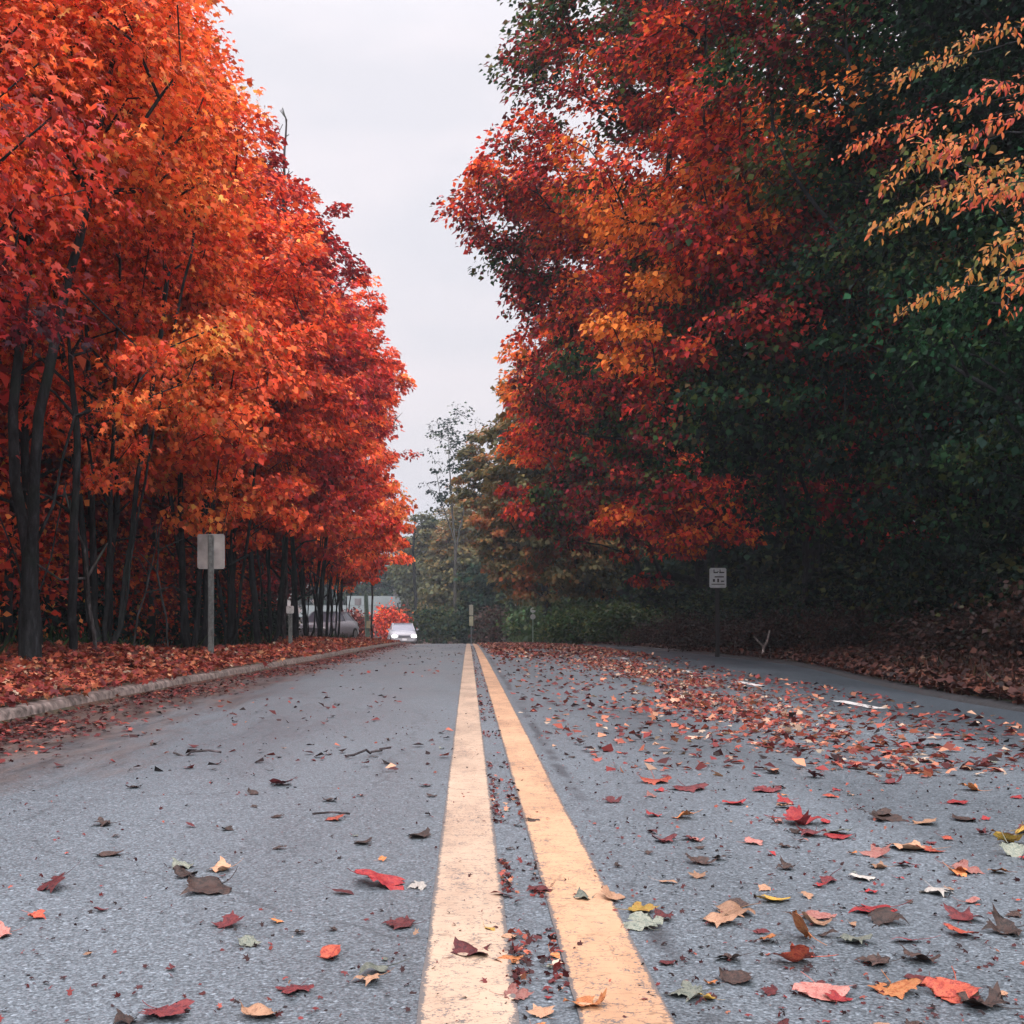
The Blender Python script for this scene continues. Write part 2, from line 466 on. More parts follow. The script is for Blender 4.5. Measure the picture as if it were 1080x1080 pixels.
def nrm(a):
    return a / np.maximum(np.linalg.norm(a, axis=-1, keepdims=True), 1e-9)
def leaf_cloud(P, Nn, Td, size, tint, value, tmpl, name):
    """one leaf of the template at every point P: normal Nn, tip direction Td"""
    V, Fs = tmpl
    n = nrm(Nn)
    t = nrm(Td - (Td * n).sum(1, keepdims=True) * n)
    b = np.cross(t, n)
    s = size[:, None, None]
    W = P[:, None, :] + s * (V[None, :, 0, None] * b[:, None, :] + V[None, :, 1, None] * t[:, None, :] + V[None, :, 2, None] * n[:, None, :])
    k = len(V)
    off = (np.arange(len(P)) * k)[:, None, None]
    faces = [(f[None] + off).reshape(-1, f.shape[1]) for f in Fs]
    return np_mesh(name, W.reshape(-1, 3), faces, attrs={'tint': np.repeat(np.clip(tint, 0, 1), k), 'value': np.repeat(value, k)})

def tubes(nodes, parent, radius, sides, min_r=.004):
    """a frustum along every edge child -> parent, all in one mesh array"""
    idx = np.where(parent >= 0)[0]
    a = nodes[parent[idx]]; c = nodes[idx]
    ra = np.maximum(radius[parent[idx]], min_r); rc = np.maximum(radius[idx], min_r)
    ra = np.minimum(ra, rc * 1.35 + .004)
    d = nrm(c - a)
    c = c + d * (rc[:, None] * .35); a = a - d * (rc[:, None] * .35)
    ref = np.where(np.abs(d[:, 2:3]) > .9, np.array([[1., 0, 0]]), np.array([[0, 0, 1.]]))
    u = nrm(np.cross(d, ref)); v = np.cross(d, u)
    ang = np.linspace(0, 2 * np.pi, sides, endpoint=False)
    ring = np.cos(ang)[None, :, None] * u[:, None] + np.sin(ang)[None, :, None] * v[:, None]
    A = a[:, None] + ring * ra[:, None, None]
    C = c[:, None] + ring * rc[:, None, None]
    V = np.concatenate([A, C], 1).reshape(-1, 3)
    k = np.arange(sides)
    q = np.stack([k, (k + 1) % sides, (k + 1) % sides + sides, k + sides], 1)
    Fq = (q[None] + (np.arange(len(idx)) * 2 * sides)[:, None, None]).reshape(-1, 4)
    return V, Fq

def grow(stems, clusters, step=.4, tip=.006, expo=2.3, rng=R):
    """skeleton: stems (polylines from the base) and a branch from the nearest wood to every cluster"""
    nodes = []; par = []
    for s in stems:
        s = np.asarray(s, float)
        prev = -1
        if nodes:
            d = np.linalg.norm(np.array(nodes) - s[0], axis=1)
            prev = int(d.argmin())
        for k in range(len(s)):
            if k == 0:
                if prev >= 0: continue
                nodes.append(s[0]); par.append(-1); prev = len(nodes) - 1; continue
            L = np.linalg.norm(s[k] - s[k - 1]); m = max(1, int(L / step))
            for j in range(1, m + 1):
                p = s[k - 1] + (s[k] - s[k - 1]) * j / m + rng.normal(0, .012, 3)
                nodes.append(p); par.append(prev); prev = len(nodes) - 1
    stem_n = len(nodes)
    base = np.array(nodes)
    if len(clusters):
        d0 = np.array([np.linalg.norm(base - c, axis=1).min() for c in clusters])
        for ci in np.argsort(d0):
            c = clusters[ci]
            arr = np.array(nodes)
            dv = arr - c
            cost = np.linalg.norm(dv, axis=1) + np.clip(dv[:, 2] + .3, 0, None) * 1.2
            cost[:3] += 50
            pi = int(cost.argmin())
            a = arr[pi]; L = np.linalg.norm(c - a); m = max(1, int(L / step))
            prev = pi
            bow = rng.normal(0, .07, 3) * L; bow[2] = abs(bow[2])
            for j in range(1, m + 1):
                f = j / m
                p = a + (c - a) * f + bow * math.sin(f * math.pi) + rng.normal(0, .02, 3) * (f < 1)
                nodes.append(p); par.append(prev); prev = len(nodes) - 1
    nodes = np.array(nodes); par = np.array(par)
    r = np.full(len(nodes), tip ** expo)
    has = np.zeros(len(nodes), bool); acc = np.zeros(len(nodes))
    for i in range(len(nodes) - 1, -1, -1):
        v = acc[i] if has[i] else tip ** expo
        r[i] = v
        if par[i] >= 0:
            acc[par[i]] += v; has[par[i]] = True
    return nodes, par, r ** (1 / expo)

def in_blobs(blobs, n, rng, shell=.5):
    """points in a union of ellipsoids, more of them near the outside"""
    vol = np.array([b[3] * b[4] * b[5] for b in blobs]) ** .8
    k = rng.choice(len(blobs), n, p=vol / vol.sum())
    B = np.array(blobs)[k]
    d = nrm(rng.normal(size=(n, 3)))
    rr = rng.random(n) ** shell
    return B[:, :3] + d * rr[:, None] * B[:, 3:6] * .96

def tree(name, x, y, label, cat, group, blobs, stems, n_cl, per, size, leafm, barkm, tint=(.55, .2), tmpl=T_KITE, cl_r=.55, seed=1, trunk_r=.16,
         gap=.36, tintf=None, sides=7, flat=.45, mixj=0, cap=None, zbase=None, crown_label=None):
    rng = np.random.default_rng(seed)
    z = float(T(x, y)) - .12 if zbase is None else zbase
    root = thing(name, (x, y, z), label, cat, group)
    C = in_blobs(blobs, int(n_cl * 1.8), rng, .42)
    keep = vnoise3(C + seed * 3.1, 1.5, seed) > gap
    C = C[keep][:n_cl]
    # thin out clusters that sit on top of each other
    nodes, par, r = grow(stems, C, rng=rng)
    k = trunk_r / max(r[0], 1e-3)
    r = r * (1 + (k - 1) * np.clip(r / r[0], 0, 1) ** .5) * (1 + .45 * np.exp(-np.clip(nodes[:, 2], 0, 9) / .16))
    zt = nodes[:, 2].max()
    r = np.minimum(r, trunk_r * np.clip(1.05 - 1.15 * nodes[:, 2] / zt, .07, 1) * 1.35 + .006)
    if cap: r = np.minimum(r, cap * np.clip(1.2 - nodes[:, 2] / zt, .2, 1) * (1 + 1.1 * (1 - sstep(.3, 1.7, nodes[:, 2]))))
    V1, F1 = tubes(nodes, par, r, sides)
    wood = link('trunk', np_mesh('trunk', V1, F1, smooth=True), root, barkm)
    n = len(C)
    cnt = np.maximum((per * rng.uniform(.55, 1.45, n)).astype(int), 3)
    ci = np.repeat(np.arange(n), cnt)
    m = len(ci)
    ctr = C.mean(0)
    outw = nrm((C - ctr) * np.array([1, 1, .6]))
    cr = cl_r * rng.uniform(.65, 1.35, n)
    o = rng.normal(size=(m, 3)); o = nrm(o) * (rng.random((m, 1)) ** .45)
    off = o * cr[ci][:, None] * np.array([1, 1, flat])
    off[:, 2] -= .28 * (off[:, 0] ** 2 + off[:, 1] ** 2) / cr[ci]       # sprays droop at the rim
    P = C[ci] + off
    Nn = np.array([0, 0, .75]) + outw[ci] * .55 + rng.normal(0, .5, (m, 3))
    Td = off * np.array([1, 1, .2]) / cr[ci][:, None] + outw[ci] * .5 + np.array([0, 0, -.55]) + rng.normal(0, .35, (m, 3))
    big = vnoise3(C + seed * 7.7, 2.1, seed + 5)
    big = (big - .5) * 4.2
    tt = tint[0] + big * tint[1]
    if tintf is not None: tt = tt + tintf(C + np.array([x, y, z]))
    tt = tt + rng.normal(0, tint[1] * .35, n)
    if mixj: tt = tt + (vnoise3(C * 1.0 + seed * 2.3, .95, seed + 11) - .5) * mixj * 4
    ti = tt[ci] + rng.normal(0, tint[1] * .6, m)
    me = leaf_cloud(P, Nn, Td, size * rng.uniform(.5, 1.4, m), ti, rng.random(m), tmpl, 'crown')
    cr_o = link('crown', me, root, leafm)
    return root

def copy_tree(root, x, y, label, rz, sc=1.0):
    c = root.copy(); COL.objects.link(c)
    c.location = (x, y, float(T(x, y)) - .12); c.rotation_euler = (0, 0, rz); c.scale = (sc, sc, sc)
    c['label'] = label
    for ch in list(root.children):
        d = ch.copy(); COL.objects.link(d); d.parent = c
    return c

# ------------------------------------------------------------------ ground, road, markings, kerbs
def build_ground():
    ys = np.concatenate([np.arange(-30, 0, 1.5), np.arange(0, 30, .4), np.arange(30, 80, .8), np.arange(80, 160, 2), np.arange(160, 400, 12), np.arange(400, 1500, 60)])
    tl = np.concatenate([-np.geomspace(600, 16, 26), -np.arange(15, 3, -.5), -np.arange(3, .19, -.2), [-.12]])
    tr = np.concatenate([[.12], np.arange(.2, 3, .2), np.arange(3, 16, .5), np.geomspace(16, 600, 26)])
    rows = []
    for yy in ys:
        xs = np.concatenate([XL(yy) + tl, np.linspace(XL(yy) + .15, XR(yy) - .15, 6), XR(yy) + tr])
        xs = np.sort(xs)
        rows.append(np.stack([xs, np.full_like(xs, yy), T(xs, yy)], 1))
    M = len(rows[0]); V = np.concatenate(rows)
    i = np.arange(len(ys) - 1)[:, None]; j = np.arange(M - 1)[None]
    a = (i * M + j)
    Fq = np.stack([a, a + 1, a + M + 1, a + M], -1).reshape(-1, 4)
    o = link('ground', np_mesh('ground', V, Fq, smooth=True), None, GROUND)
    tag(o, 'dark leaf covered soil rising to a bank on the right', kind='structure')
build_ground()

def strip(name, xa, xb, ys, z, m, cols=2, wob=0, label=None, seed=0):
    rows = []
    for k, yy in enumerate(ys):
        a, b = float(xa(yy)), float(xb(yy))
        if wob:
            a += (vnoise(yy, 0, .12, seed) - .5) * wob + (vnoise(yy, 0, .7, seed) - .5) * wob; b += (vnoise(yy, 3, .12, seed + 1) - .5) * wob + (vnoise(yy, 0, .7, seed + 4) - .5) * wob
        xs = np.linspace(a, b, cols)
        rows.append(np.stack([xs, np.full(cols, yy), np.full(cols, float(G(yy)) + z)], 1))
    V = np.concatenate(rows); M = cols
    i = np.arange(len(ys) - 1)[:, None]; j = np.arange(M - 1)[None]
    a = i * M + j
    Fq = np.stack([a, a + 1, a + M + 1, a + M], -1).reshape(-1, 4)
    o = link(name, np_mesh(name, V, Fq, smooth=True), None, m)
    tag(o, label, kind='structure')
    return o
YR = np.concatenate([np.arange(-25, 0, 1.), np.arange(0, 130, .5), np.arange(130, 260, 3)])
strip('road', XL, XR, YR, 0, ASPHALT, 12, label='worn grey blue asphalt road running to a crest')
YM = np.concatenate([np.arange(-6, .5, .5), np.arange(.5, 12, .05), np.arange(12, 120, .5)])
strip('centre_line', lambda y: -.088 + cshift(y), lambda y: .086 + cshift(y), YM, .004, PAINT_PALE, 2, .004, 'pale faded left stripe of the double centre line', 3)
strip('centre_line', lambda y: .193 + cshift(y), lambda y: .357 + cshift(y), YM, .004, PAINT_WARM, 2, .004, 'orange yellow right stripe of the double centre line', 8)
for k in range(7):
    y0 = 5.7 + 3.25 * k
    strip('lane_dash', lambda y: 3.0 + .22 * (1 - sstep(6, 16, y)) + cshift(y), lambda y: 3.11 + .22 * (1 - sstep(6, 16, y)) + cshift(y), np.arange(y0, y0 + .95, .05), .004, PAINT_WHITE, 2, .02,
          'short worn white dash between the right lanes', 20 + k)

def sweep(name, edge, prof, ys, m, label, kind='structure'):
    rows = []
    for yy in ys:
        e = float(edge(yy)); g = float(G(yy))
        w1 = (vnoise(yy, 1, .8, 31) - .5) * .02
        rows.append(np.array([[e + p[0] + w1, yy, g + p[1] + (vnoise(yy, p[0] * 9, .5, 33) - .5) * .006] for p in prof]))
    V = np.concatenate(rows); M = len(prof)
    i = np.arange(len(ys) - 1)[:, None]; j = np.arange(M - 1)[None]
    a = i * M + j
    Fq = np.stack([a, a + 1, a + M + 1, a + M], -1).reshape(-1, 4)
    o = link(name, np_mesh(name, V, Fq), None, m)
    return tag(o, label, kind=kind)
YK = np.concatenate([np.arange(-5, 30, .15), np.arange(30, 120, .6)])
sweep('kerb', XL, [(.02, -.04), (.0, .065), (-.02, .09), (-.12, .10), (-.15, .05)], YK, CONCRETE, 'low pale concrete kerb along the left verge')
sweep('kerb', XR, [(-.08, -.02), (-.02, .025), (.08, .045), (.26, .05), (.36, .01)], YK, BERM, 'wet asphalt berm along the right verge, gutter shade painted into its dark colour')

# ------------------------------------------------------------------ trees on the left
def stems_multi(n, h, lean, rng, spread=.18):
    out = []
    for k in range(n):
        a = rng.uniform(0, 2 * np.pi)
        b = np.array([math.cos(a), math.sin(a), 0]) * spread * (k > 0)
        l = rng.uniform(.4, 1.0) * lean
        hh = h * rng.uniform(.7, 1.0)
        a2 = a + rng.normal(0, .4)
        dirv = np.array([math.cos(a2), math.sin(a2), 0])
        out.append([b, b + np.array([0, 0, hh * .22]) + dirv * l * .15, b + np.array([0, 0, hh * .6]) + dirv * l * .55, b + np.array([0, 0, hh]) + dirv * l])
    return out
g_rng = np.random.default_rng(5)
LG = 'maples in the row on the left verge'
def left_tree(x, y, H, seed, label, reach=2.4, tint=(.56, .2), mt=None, near=False, ncl=300, per=95, size=.12, lean=1.2, trunk=.09, n=6, bark=None, low=2.7, stems=None, cap=None):
    rng = np.random.default_rng(seed)
    gz = .15
    mid = (low + H) / 2
    blobs = [(0, 0, mid - .2, reach * .92, 2.9, (H - low) / 2 * .95),
             (.25, -.3, low + 2.0, reach * .95, 2.6, 1.7),
             (reach * .25, .2, H - 4.2, reach * .72, 2.3, 2.2), (reach * .35, .6, low + 3.6, reach * .62, 2.2, 2.0),
             (-1.2, 0, mid, 2.4, 2.8, (H - low) / 2.4),
             (.1, .2, H - 2.6, reach * .66, 2.2, 2.4)]
    return tree('maple_tree', x, y, label, 'tree', LG, blobs, stems or stems_multi(n, H * .62, lean, rng), ncl, per, size, mt or LEAF_LEFT, bark or BARK_DARK,
                tint, T_MAPLE if near else T_KITE, .52, seed, trunk, gap=.42, sides=9 if near else 6, cap=cap)
left_tree(-5.7, 9.0, 11.0, 3, 'scarlet maple at the left picture edge, nearest of the row, trunk out of view', 3.1, (.50, .18), near=True, ncl=430, per=165, size=.09, low=2.2)
left_tree(-4.85, 12.6, 10.8, 4, 'orange maple with forked dark trunks at the far left, nearest trunk in view', 2.25, (.64, .17), near=True, ncl=460, per=170, size=.09, trunk=.15, cap=.062, low=2.3,
          stems=[[px(a, b, 12.6 + c) - px(42, 722, 12.6) for a, b, c in q] for q in (
              [(42, 726, 0), (41, 660, 0), (42, 600, 0), (26, 520, .1), (24, 450, .2), (45, 230, .3), (60, 40, .4), (62, -120, .4)], [(42, 610, 0), (46, 520, -.2), (52, 450, -.3), (95, 260, -.3), (130, 80, -.2)], [(42, 615, 0), (64, 545, .1), (88, 450, .3)],
              [(41, 640, 0), (10, 560, -.1), (-25, 500, -.3)], [(43, 680, 0), (62, 600, .4), (80, 520, .8)])])
left_tree(-5.3, 16.6, 11.3, 5, 'orange maple behind the forked trunks at the far left', 2.45, (.60, .18), near=True, ncl=420, per=145, size=.102, low=2.1)
left_tree(-5.05, 20.6, 11.6, 6, 'bright orange maple just beyond the large sign panel', 2.45, (.66, .17), size=.118, per=180, low=2.0)
left_tree(-5.3, 25.0, 12.0, 7, 'red orange maple between the two signs on the left', 2.55, (.60, .18), size=.125, per=165, low=2.0)
left_tree(-5.2, 30.0, 14.2, 18, 'dark crimson topped maple rising above its neighbours in the left row', 2.7, (.58, .2), LEAF_CRIMSON, size=.135, per=150, low=2.1)
left_tree(-5.1, 36.0, 15.0, 9, 'crimson maple beyond the small square sign on the left', 2.9, (.70, .2), LEAF_CRIMSON, size=.16, per=120, low=2.2)
left_tree(-5.4, 43.0, 15.6, 10, 'red maple with leaning trunks towards the far end of the left row', 3.1, (.55, .18), size=.17, per=115, lean=2.2, low=2.3)
left_tree(-6.0, 51.0, 16.2, 11, 'scarlet maple second from the far end of the left row', 3.8, (.58, .18), size=.18, per=115, low=2.3)
left_tree(-6.6, 60.0, 16.2, 12, 'last maple of the left row, hanging over the kerb by the white car', 4.2, (.60, .2), size=.20, per=110, low=2.4)

# woodland behind the left row
def wood_proto(name, x, y, H, reach, seed, label, cat, group, mt, tint, ncl=190, per=90, size=.2, low=2.0, n=3, bark=None, trunk=.16, lean=1.2):
    rng = np.random.default_rng(seed)
    blobs = [(0, 0, (low + H) / 2, reach, reach, (H - low) / 2), (rng.uniform(-1, 1), rng.uniform(-1, 1), low + (H - low) * .3, reach * .9, reach * .9, (H - low) * .28),
             (rng.uniform(-1, 1), rng.uniform(-1, 1), H * .78, reach * .7, reach * .7, H * .18)]
    return tree(name, x, y, label, 'tree', group, blobs, stems_multi(n, H * .7, lean, rng), ncl, per, size, mt, bark or BARK_DARK, tint, T_KITE, .75, seed, trunk, gap=.3)
WL = 'trees in the wood behind the left row'
pa = wood_proto('woodland_tree', -9.2, 14.5, 12, 3.2, 41, 'red leaved woodland tree behind the forked trunks at far left', 'tree', WL, LEAF_LEFT, (.42, .2), low=1.2, n=4)
pb = wood_proto('woodland_tree', -9.0, 21.5, 12, 3.2, 42, 'dark red woodland tree behind the large sign panel', 'tree', WL, LEAF_CRIMSON, (.5, .2), low=1.2, n=5)
pc = wood_proto('woodland_tree', -13.0, 18.0, 14, 3.8, 43, 'dark green woodland tree deep behind the left row', 'tree', WL, LEAF_GREEN, (.5, .3), low=.6, n=4)
wl = [(-9.4, 28, 'red'), (-8.8, 34.5, 'dark red'), (-9.6, 41, 'red'), (-10, 49, 'dark red'), (-13.5, 25, 'green'), (-13, 33, 'green'), (-13.5, 42, 'green'), (-14.5, 52, 'green'), (-13, 11.5, 'green'),
      (-18, 22, 'green'), (-18, 32, 'green'), (-19, 44, 'green'), (-18.5, 15, 'green'), (-11, 58, 'red')]
for k, (x, y, c) in enumerate(wl):
    src = {'red': pa, 'dark red': pb, 'green': pc}[c]
    copy_tree(src, x, y, '%s woodland tree in the shade behind the left maples' % {'red': 'red leaved', 'dark red': 'dark crimson', 'green': 'dark green'}[c], 1.7 * k + .6, 1 + .08 * math.sin(k * 2.1))

# thin straight stems between the maples
TG = 'thin bare stems under the left maples'
def thin_tree(x, y, h, r, seed, label, bark, lean=.3):
    rng = np.random.default_rng(seed)
    a = rng.uniform(0, 6.28)
    stem = [[0, 0, 0], [lean * .2 * math.cos(a), lean * .2 * math.sin(a), h * .3], [lean * .6 * math.cos(a + .4), lean * .6 * math.sin(a + .4), h * .65], [lean * math.cos(a), lean * math.sin(a), h]]
    tw = np.array([[rng.normal(0, .35) + lean * .6 * math.cos(a), rng.normal(0, .35) + lean * .6 * math.sin(a), rng.uniform(h * .35, h * .98)] for _ in range(9 if h > 3 else 3)])
    nodes, par, rr = grow([stem], tw, step=.3, rng=rng)
    rr = rr * (1 + (r / rr[0] - 1) * np.clip(rr / rr[0], 0, 1) ** .5)
    V, Fq = tubes(nodes, par, rr, 7)
    root = thing('sapling', (x, y, float(T(x, y)) - .08), label, 'tree', TG)
    link('trunk', np_mesh('trunk', V, Fq, smooth=True), root, bark)
rng = np.random.default_rng(91)
sp = [(-4.9, 15.0, .05, 'pale'), (-5.3, 17.9, .03, 'pale'), (-5.0, 19.0, .035, 'pale'), (-4.9, 14.1, .07, 'dark'), (-5.6, 14.8, .09, 'dark'), (-6.4, 15.8, .08, 'dark'), (-5.9, 18.6, .08, 'dark'), (-6.6, 20.0, .1, 'dark'),
      (-5.2, 22.4, .08, 'dark'), (-5.9, 23.6, .09, 'dark'), (-6.8, 24.5, .1, 'dark'), (-5.0, 27.0, .1, 'dark'), (-5.8, 28.4, .1, 'dark'), (-4.9, 32.4, .11, 'dark'), (-5.6, 33.8, .1, 'dark'), (-5.1, 39.0, .12, 'dark'), (-6.2, 39.8, .12, 'dark'), (-6.0, 13.0, .08, 'dark')]
for k, (x, y, r, c) in enumerate(sp):
    thin_tree(x, y, rng.uniform(3.6, 5.2) if c == 'dark' else 2.2, r * (.8 if c == 'dark' else .5), 200 + k,
              ('thin dark stem standing between the left maples' if c == 'dark' else 'slim pale grey stem standing left of the large sign'), BARK_DARK if c == 'dark' else BARK_PALE, .35 if c == 'dark' else .5)

# ------------------------------------------------------------------ trees on the right
RG = 'trees on the right bank'
def bumps(lst):
    arr = [(px(u, v, y), r, a) for u, v, y, r, a in lst]
    def f(P):
        o = np.zeros(len(P))
        for c, r, a in arr:
            o += a * np.exp(-((P - c) ** 2).sum(1) / (2 * r * r))
        return o
    return f
def right_tree(x, y, label, world_blobs, seed, mt, tint, ncl, per, size, tf=None, H=11, n=2, trunk=.24, tmpl=T_KITE, cl=.62, gap=.34, name='tree', lean=1.2, kind='broadleaf_tree', mixj=.22):
    rng = np.random.default_rng(seed)
    z = float(T(x, y)) - .12
    blobs = [(a - x, b - y, c - z, rx, ry, rz) for a, b, c, rx, ry, rz in world_blobs]
    st = stems_multi(n, H, lean, rng, .25)
    return tree(kind, x, y, label, 'tree', RG, blobs, st, ncl, per, size, mt, BARK_DARK, tint, tmpl, cl, seed, trunk, gap=gap, tintf=tf, sides=8, mixj=mixj)
# dark green, nearest
right_tree(8.3, 12.6, 'tall dark green tree filling the upper right corner behind the amber sprays', [(7.6, 12.6, 5.5, 3.1, 3, 4.2), (7.0, 12.4, 9.2, 3.4, 3.2, 3.2), (8.6, 12.8, 3, 2.6, 2.6, 2.4)], 61, LEAF_RIGHT, (.06, .10), 430, 150, .085, tmpl=T_KITE, H=9, mixj=.14,
           tf=bumps([(920, 110, 11, .7, .45), (880, 40, 11, .8, .35), (1000, 40, 11, .9, .2), (860, 230, 11, .5, .35), (1040, 470, 11, 1.2, .1)]))
right_tree(8.8, 17.0, 'dark green tree on the right bank beside the berm, hung with small pale leaves', [(8.0, 17, 5, 3.0, 3.2, 4.0), (7.2, 17, 9.6, 3.6, 3.2, 3.6), (8.8, 17.2, 2.8, 2.6, 2.6, 2.2), (5.6, 16.4, 11, 2.6, 2.6, 2.2)], 62, LEAF_RIGHT, (.10, .13), 460, 150, .10, H=10,
           tf=bumps([(720, 60, 15.5, 1.3, .6), (790, 140, 15, .9, .6), (835, 215, 15, .8, .7), (870, 90, 15, 1.0, .5), (880, 30, 15, .9, .35), (760, 260, 15.5, .7, .5), (800, 370, 14.5, .8, .22), (860, 330, 14.5, .7, .2), (760, 470, 15, .9, .22), (990, 400, 14.5, 1.6, -.1), (880, 180, 15, .7, .5), (930, 60, 15, .8, .4), (700, 440, 15.5, .8, .3), (840, 440, 14.5, .8, .2)]))
# mixed green and red
tf1 = bumps([(690, 350, 22, 1.0, .48), (650, 300, 22, .9, .42), (680, 200, 22, 1.6, .38), (820, 190, 22, 1.2, .42), (780, 60, 22, 1.6, .15), (610, 300, 22, 1.3, .28), (600, 180, 22, 1.5, .25), (760, 450, 22, 2.2, -.12), (860, 330, 22, 2.0, -.1), (800, 120, 22, 1.3, .1),
             (640, 90, 22, 1.2, .1), (900, 60, 22, 2, -.1), (720, 530, 22, .6, .4), (700, 350, 19.5, .8, .6), (640, 470, 20, .8, -.25), (745, 500, 20, .9, .1), (810, 190, 19.5, .8, .5), (740, 40, 20, .8, .4), (570, 60, 22, 1.6, -.2), (720, 440, 22, 1.2, -.2), (660, 130, 22, .9, -.2), (800, 300, 22, 1.2, -.1)])
right_tree(8.6, 22.5, 'tall tree of mixed green and red leaves overhanging the right lane', [(6.6, 22, 7.0, 3.3, 3, 3.6), (5.0, 22, 10.2, 3.4, 3, 2.8), (4.8, 21.6, 6.0, 2.4, 2.6, 2.6), (8.2, 22.5, 4.6, 3, 3, 3.2), (3.9, 22, 12.8, 2.6, 2.6, 2.2), (8.5, 22, 12, 3.5, 3, 3)], 63,
           LEAF_RIGHT, (.30, .25), 600, 165, .12, tf=tf1, H=11, trunk=.28)
tf2 = bumps([(620, 560, 29, 1.4, .28), (700, 570, 29, 1.5, .3), (780, 540, 29, .9, .35), (660, 440, 29, 2.0, .12), (560, 400, 29, 1.4, .24), (620, 500, 29, 1.0, -.3), (700, 490, 29, 1.1, -.25), (520, 210, 29, 2.5, .1), (600, 210, 29, 1.8, .22), (640, 230, 29, 1.2, .3), (580, 50, 29, 2.4, -.24), (700, 470, 29, 1.6, -.1)])
right_tree(8.8, 30.0, 'great crimson maple overhanging the road on the right, red sprays hanging low', [(4.6, 30, 10.5, 4.6, 3.2, 3.6), (2.0, 29.5, 11.6, 2.5, 2.4, 2.2), (3.4, 29.5, 14.6, 2.8, 2.6, 2.4), (5.0, 28.8, 3.5, 3.0, 2.0, 1.15), (7.6, 28.8, 4.2, 1.8, 2, 1.2),
            (3.8, 30, 6.8, 2.7, 2.6, 2.4), (8, 30, 9, 3.4, 3, 5), (4.2, 30, 17.0, 3.4, 2.8, 2.4)], 64, LEAF_RIGHT, (.41, .24), 680, 155, .14, tf=tf2, H=15, trunk=.34, n=3, lean=2.5, kind='maple_tree')
tf3 = bumps([(520, 440, 40, 1.8, .3), (590, 480, 40, 2, .15), (540, 560, 40, 2.0, -.1), (600, 350, 40, 2.5, .1)])
right_tree(8.4, 41.0, 'red and orange tree behind the great crimson maple on the right', [(4.0, 41, 9.0, 3.4, 3, 3.6), (5.5, 41, 13, 4.2, 3, 4.0), (3.6, 40.5, 5.2, 2.6, 2.6, 2.2), (7.5, 41, 6, 3.4, 3, 4.4)], 65, LEAF_RIGHT, (.62, .2), 480, 120, .18, tf=tf3, H=13, trunk=.3)
right_tree(7.2, 53.0, 'olive and amber tree by the green bank on the right', [(3.6, 53, 7.6, 3.4, 3, 3.6), (4.8, 53, 10.8, 3.4, 3, 2.6), (5.4, 53, 4.0, 3.2, 3, 2.4)], 66, LEAF_OLIVE, (.62, .25), 420, 80, .24, H=9, trunk=.26)
right_tree(4.9, 68.0, 'olive brown tree where the right bank meets the far trees', [(2.2, 68, 8.2, 3.2, 3, 4.4), (4.2, 68, 5.0, 3.4, 3, 3.8)], 67, LEAF_OLIVE, (.55, .25), 360, 75, .28, H=9, trunk=.26)
# deeper wood on the bank
WR = 'trees in the dark wood on the right bank'
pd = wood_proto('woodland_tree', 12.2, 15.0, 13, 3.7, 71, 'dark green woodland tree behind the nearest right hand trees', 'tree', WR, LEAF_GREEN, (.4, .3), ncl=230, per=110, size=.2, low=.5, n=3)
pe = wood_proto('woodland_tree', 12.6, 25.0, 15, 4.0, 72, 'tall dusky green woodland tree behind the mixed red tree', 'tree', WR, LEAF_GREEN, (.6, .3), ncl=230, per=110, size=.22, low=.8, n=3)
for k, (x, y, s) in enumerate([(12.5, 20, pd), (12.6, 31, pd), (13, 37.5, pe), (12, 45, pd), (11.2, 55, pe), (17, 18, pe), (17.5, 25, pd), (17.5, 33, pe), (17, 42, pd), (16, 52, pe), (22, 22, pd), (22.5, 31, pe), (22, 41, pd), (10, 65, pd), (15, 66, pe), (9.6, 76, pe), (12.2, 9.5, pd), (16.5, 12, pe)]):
    copy_tree(s, x, y, 'dark green tree deep in the wood on the right bank', 1.3 * k + .4, 1 + .1 * math.sin(k * 1.7))

